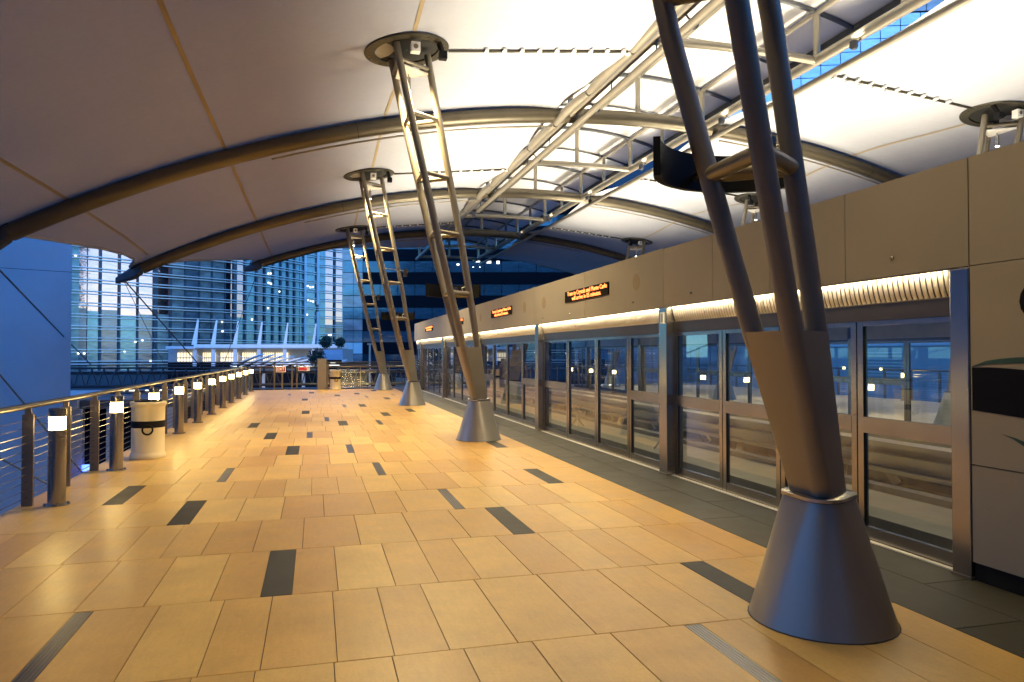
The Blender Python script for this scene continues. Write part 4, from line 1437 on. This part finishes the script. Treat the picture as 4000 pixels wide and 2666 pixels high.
_fl = lamp('fin_fill', 'AREA', (-3.5, 66, -1.2), 60, (1, 0.93, 0.80), None, size=7)  # broad area lamp added to brighten the fins, no fitting built
aim(_fl, (0, 1, 0.8))
_pl = lamp('pavilion_fill', 'AREA', (-6, 88, -1.5), 85, (1, 0.90, 0.74), None, size=14)  # added area lamp lifting the masts and roof edge, no fitting built
aim(_pl, (-0.1, 1, 0.55))
# truss bridge
tb = thing('truss_bridge', 'dark blue steel truss footbridge crossing behind the railing', 'bridge', (-4, 41, -9))
for z, r in ((1.22, 0.03), (1.10, 0.03), (0.95, 0.05), (0.05, 0.08), (-0.35, 0.10)):
    MB().path([(-16, 40.5, z), (9, 40.0, z)], r, 6).build('chord_pipe', 'darksteel', tb)
MB().box(-16, 9, 40.6, 42.4, 0.62, 0.78).build('walkway_slab', 'darksteel', tb)
MB().box(-16, 9, 40.6, 42.4, -0.32, -0.2).build('lower_slab', 'darksteel', tb)
dg = MB()
for k in range(46):
    x = -15.8 + k * 0.54
    dg.tube((x, 40.45, 0.0), (x + 0.27, 40.4, 0.95), 0.03, 5).tube((x + 0.27, 40.4, 0.95), (x + 0.54, 40.4, 0.0), 0.03, 5)
tag(dg.build('lattice', 'mullion', tb), kind='stuff')
for k in range(11):
    x = -11.3 + k * 0.42 + 0.1 * (k % 3)
    MB().box(x, x + (0.32 if k % 3 else 0.12), 40.46, 40.5, -0.20, -0.165).build('bridge_lamp', 'spark', tb)
for x in (-14, -7.5, 7.5):
    MB().box(x - 0.3, x + 0.3, 41, 42, -9, -0.35).build('bridge_pier', 'dark_concrete', tb)

# low street-level buildings under the deck edge
lb = thing('street_building', 'dark low building with pale pillars down at street level behind the railing', 'building', (-9, 30, -9))
MB().box(-11.0, -5.4, 34, 38, -9, -0.6).build('wall', 'navyclad', lb)
for x in (-10.4, -9.4, -8.1, -6.9, -6.0):
    MB().box(x - 0.2, x + 0.2, 33.5, 33.9, -9, -0.6).build('pillar', 'bluewall', lb)
MB().box(-11.2, -9.35, 33.4, 38.2, -0.6, -0.05).build('parapet', 'bluewall', lb)
MB().box(-9.3, -5.2, 33.6, 38.2, -0.6, -0.25).build('roof_slab', 'dark_concrete', lb)
for x, z in ((-9.0, -3.0), (-9.2, -4.0), (-7.4, -3.4)):
    MB().lathe([(0.16, -0.12), (0.16, 0.12)], 8, (x, 33.4, z)).build('blue_lamp', 'bluelamp', lb)
MB().tube((-9.95, 33.3, -0.55), (-9.95, 33.3, -1.3), 0.16, 10).build('wall_lamp', 'white', lb)
sk = thing('road_streak', 'pale panes standing in for the bright street below the edge of the platform', 'road_streak', (-4.8, 18, -3))  # panes made up for the bright streak of road and car lights
for k in range(10):
    MB().hexa([(-6.2, 14 + k * 1.2, -2.6), (-4.6, 14 + k * 1.2, -2.9), (-4.6, 15.1 + k * 1.2, -2.9), (-6.2, 15.1 + k * 1.2, -2.6)],
              [(-6.2, 14 + k * 1.2, -2.55), (-4.6, 14 + k * 1.2, -2.85), (-4.6, 15.1 + k * 1.2, -2.85), (-6.2, 15.1 + k * 1.2, -2.55)]).build('pane', 'ribbon_pale', sk)
MB().box(-6.3, -4.5, 13.8, 26.2, -9, -2.95).build('streak_base', 'dark_concrete', sk)

# unseen block added behind the viewer to darken reflections in steel and glass
hb = thing('unseen_block', 'tall dark unseen block added behind the camera end of the station', 'building', (5, -45, -9))
MB().box(-60, 70, -60, -45, -9, 42).build('wall', 'greyclad', hb)
for k in range(8):
    MB().box(-58, 68, -44.98, -44.9, -4 + k * 5.5, -1.5 + k * 5.5).build('window_band', 'ribbon_glass', hb)

hw = thing('unseen_wing', 'long dark unseen wing added off to the left of the station', 'building', (-50, 0, -9))  # unseen mass added to hold back the open sky on the left
MB().box(-64, -48, -44, 30, -9, 12).build('wall', 'greyclad', hw)
for k in range(4):
    MB().box(-48, -47.9, -42, 28, -6 + k * 5.2, -3.4 + k * 5.2).build('window_band', 'ribbon_glass', hw)

# plant hut and trees right of the pavilion
hut = thing('plant_room', 'small pale lavender box building in two bands left of the dark building', 'building', (1.4, 60, -9))
MB().box(0.62, 2.15, 60, 63, 1.62, 2.02).build('upper_band', 'lavender', hut)
MB().box(0.50, 2.15, 59.8, 63, 1.20, 1.60).build('lower_band', 'lavender', hut)
MB().box(0.7, 2.1, 60.2, 63, -9, 1.2).build('body', 'navyclad', hut)
MB().box(1.1, 1.9, 59.9, 60.0, 0.75, 0.82).box(1.2, 1.6, 59.9, 60.0, 0.95, 1.02).build('shelf_light', 'whitewin', hut)
def tree(x, y, z0, h, r, lab, seed):
    t = thing('tree', lab, 'tree', (x, y, z0), 'dark trees beside the plant room')
    MB().path([(x, y, z0), (x + 0.05, y, z0 + h * 0.55), (x, y, z0 + h * 0.9)], [0.12, 0.08, 0.03], 7).build('trunk', 'bark', t)
    q = random.Random(seed)
    c = MB()
    for _ in range(420):
        d = Vector((q.gauss(0, 1), q.gauss(0, 1), q.gauss(0, 1)))
        d.normalize()
        p = Vector((x, y, z0 + h - r * 0.7)) + d * r * (q.random() ** 0.4) * (0.75 + 0.4 * q.random())
        u = Vector((q.gauss(0, 1), q.gauss(0, 1), q.gauss(0, 1))).normalized() * 0.11
        w = d.cross(u).normalized() * 0.08
        c._add([p - u, p + w, p + u, p - w], [(0, 1, 2, 3)])
    tag(c.build('crown', 'leaf', t))
tree(0.15, 58, -9, 10.9, 0.75, 'dark bushy tree against the pavilion left of the lavender plant room', 3)
tree(0.85, 61, -9, 12.0, 0.55, 'round dark tree top standing above the lavender plant room', 4)
tree(2.0, 61.5, -9, 11.9, 0.42, 'smaller dark tree top at the corner of the dark building', 5)

# right-hand glass tower above the roof gap
gt2 = thing('grid_tower', 'tall glass tower with a fine blue grid seen through the roof gap', 'tower', (44, 54, -9))
TD = Vector((cos(R_(20)), -sin(R_(20)), 0))
TP = (26.0, 61.0)
quad_panel('core_wall', 'mullion', gt2, TP, TD, 0, 42, -9, 52, -0.3, 12)
cell_w, cell_h = 1.7, 1.1
g_ = 0.07
pm2 = MB().hexa([(0, 0, 0), (TD.x * (cell_w - g_), TD.y * (cell_w - g_), 0), (TD.x * (cell_w - g_) + 0.05, TD.y * (cell_w - g_) + 0.1, 0), (0.05, 0.1, 0)],
                [(0, 0, cell_h - g_), (TD.x * (cell_w - g_), TD.y * (cell_w - g_), cell_h - g_), (TD.x * (cell_w - g_) + 0.05, TD.y * (cell_w - g_) + 0.1, cell_h - g_), (0.05, 0.1, cell_h - g_)]).mesh('pane')
pm2.materials.append(facade_glass('grid_tower_glass', (0.62, 0.55, 0.52), (0.85, 0.75, 0.75), 0.15, 0.5))
for i in range(18):
    for j in range(16):
        q = at_seg(TP, TD, 8 + i * cell_w, 0.1)
        inst('pane', pm2, gt2, (q.x, q.y, 14 + j * cell_h))
far_g = MB()
for i in range(24):
    for z0, z1 in ((-5, 13.9), (31.7, 51)):
        a, b = at_seg(TP, TD, i * cell_w, 0.1), at_seg(TP, TD, (i + 1) * cell_w - g_, 0.1)
        far_g.hexa([(a.x, a.y, z0), (b.x, b.y, z0), (b.x, b.y + 0.1, z0), (a.x, a.y + 0.1, z0)], [(a.x, a.y, z1), (b.x, b.y, z1), (b.x, b.y + 0.1, z1), (a.x, a.y + 0.1, z1)])
tag(far_g.build('outer_glazing', 'ribbon_pale', gt2), kind='stuff')

# building beyond the far platform
sb = thing('louvred_building', 'grey building with louvres beyond the far platform seen through the door glass', 'building', (36, 30, -9))
MB().box(34, 44, -10, 44, -9, 2.1).build('wall', 'greyclad', sb)
MB().box(33.9, 34.0, -10, 44, 2.15, 5.8).build('upper_cladding', 'lavender', sb)
MB().box(34.0, 44, -10, 44, 2.1, 5.7).build('upper_wall', 'greyclad', sb)
for k in range(5):
    y = 4 + k * 8
    lv = MB()
    for q in range(8):
        lv.box(33.86, 33.9, y, y + 3, 0.3 + q * 0.2, 0.38 + q * 0.2)
    lv.build('louvre_bank', 'louvre', sb)
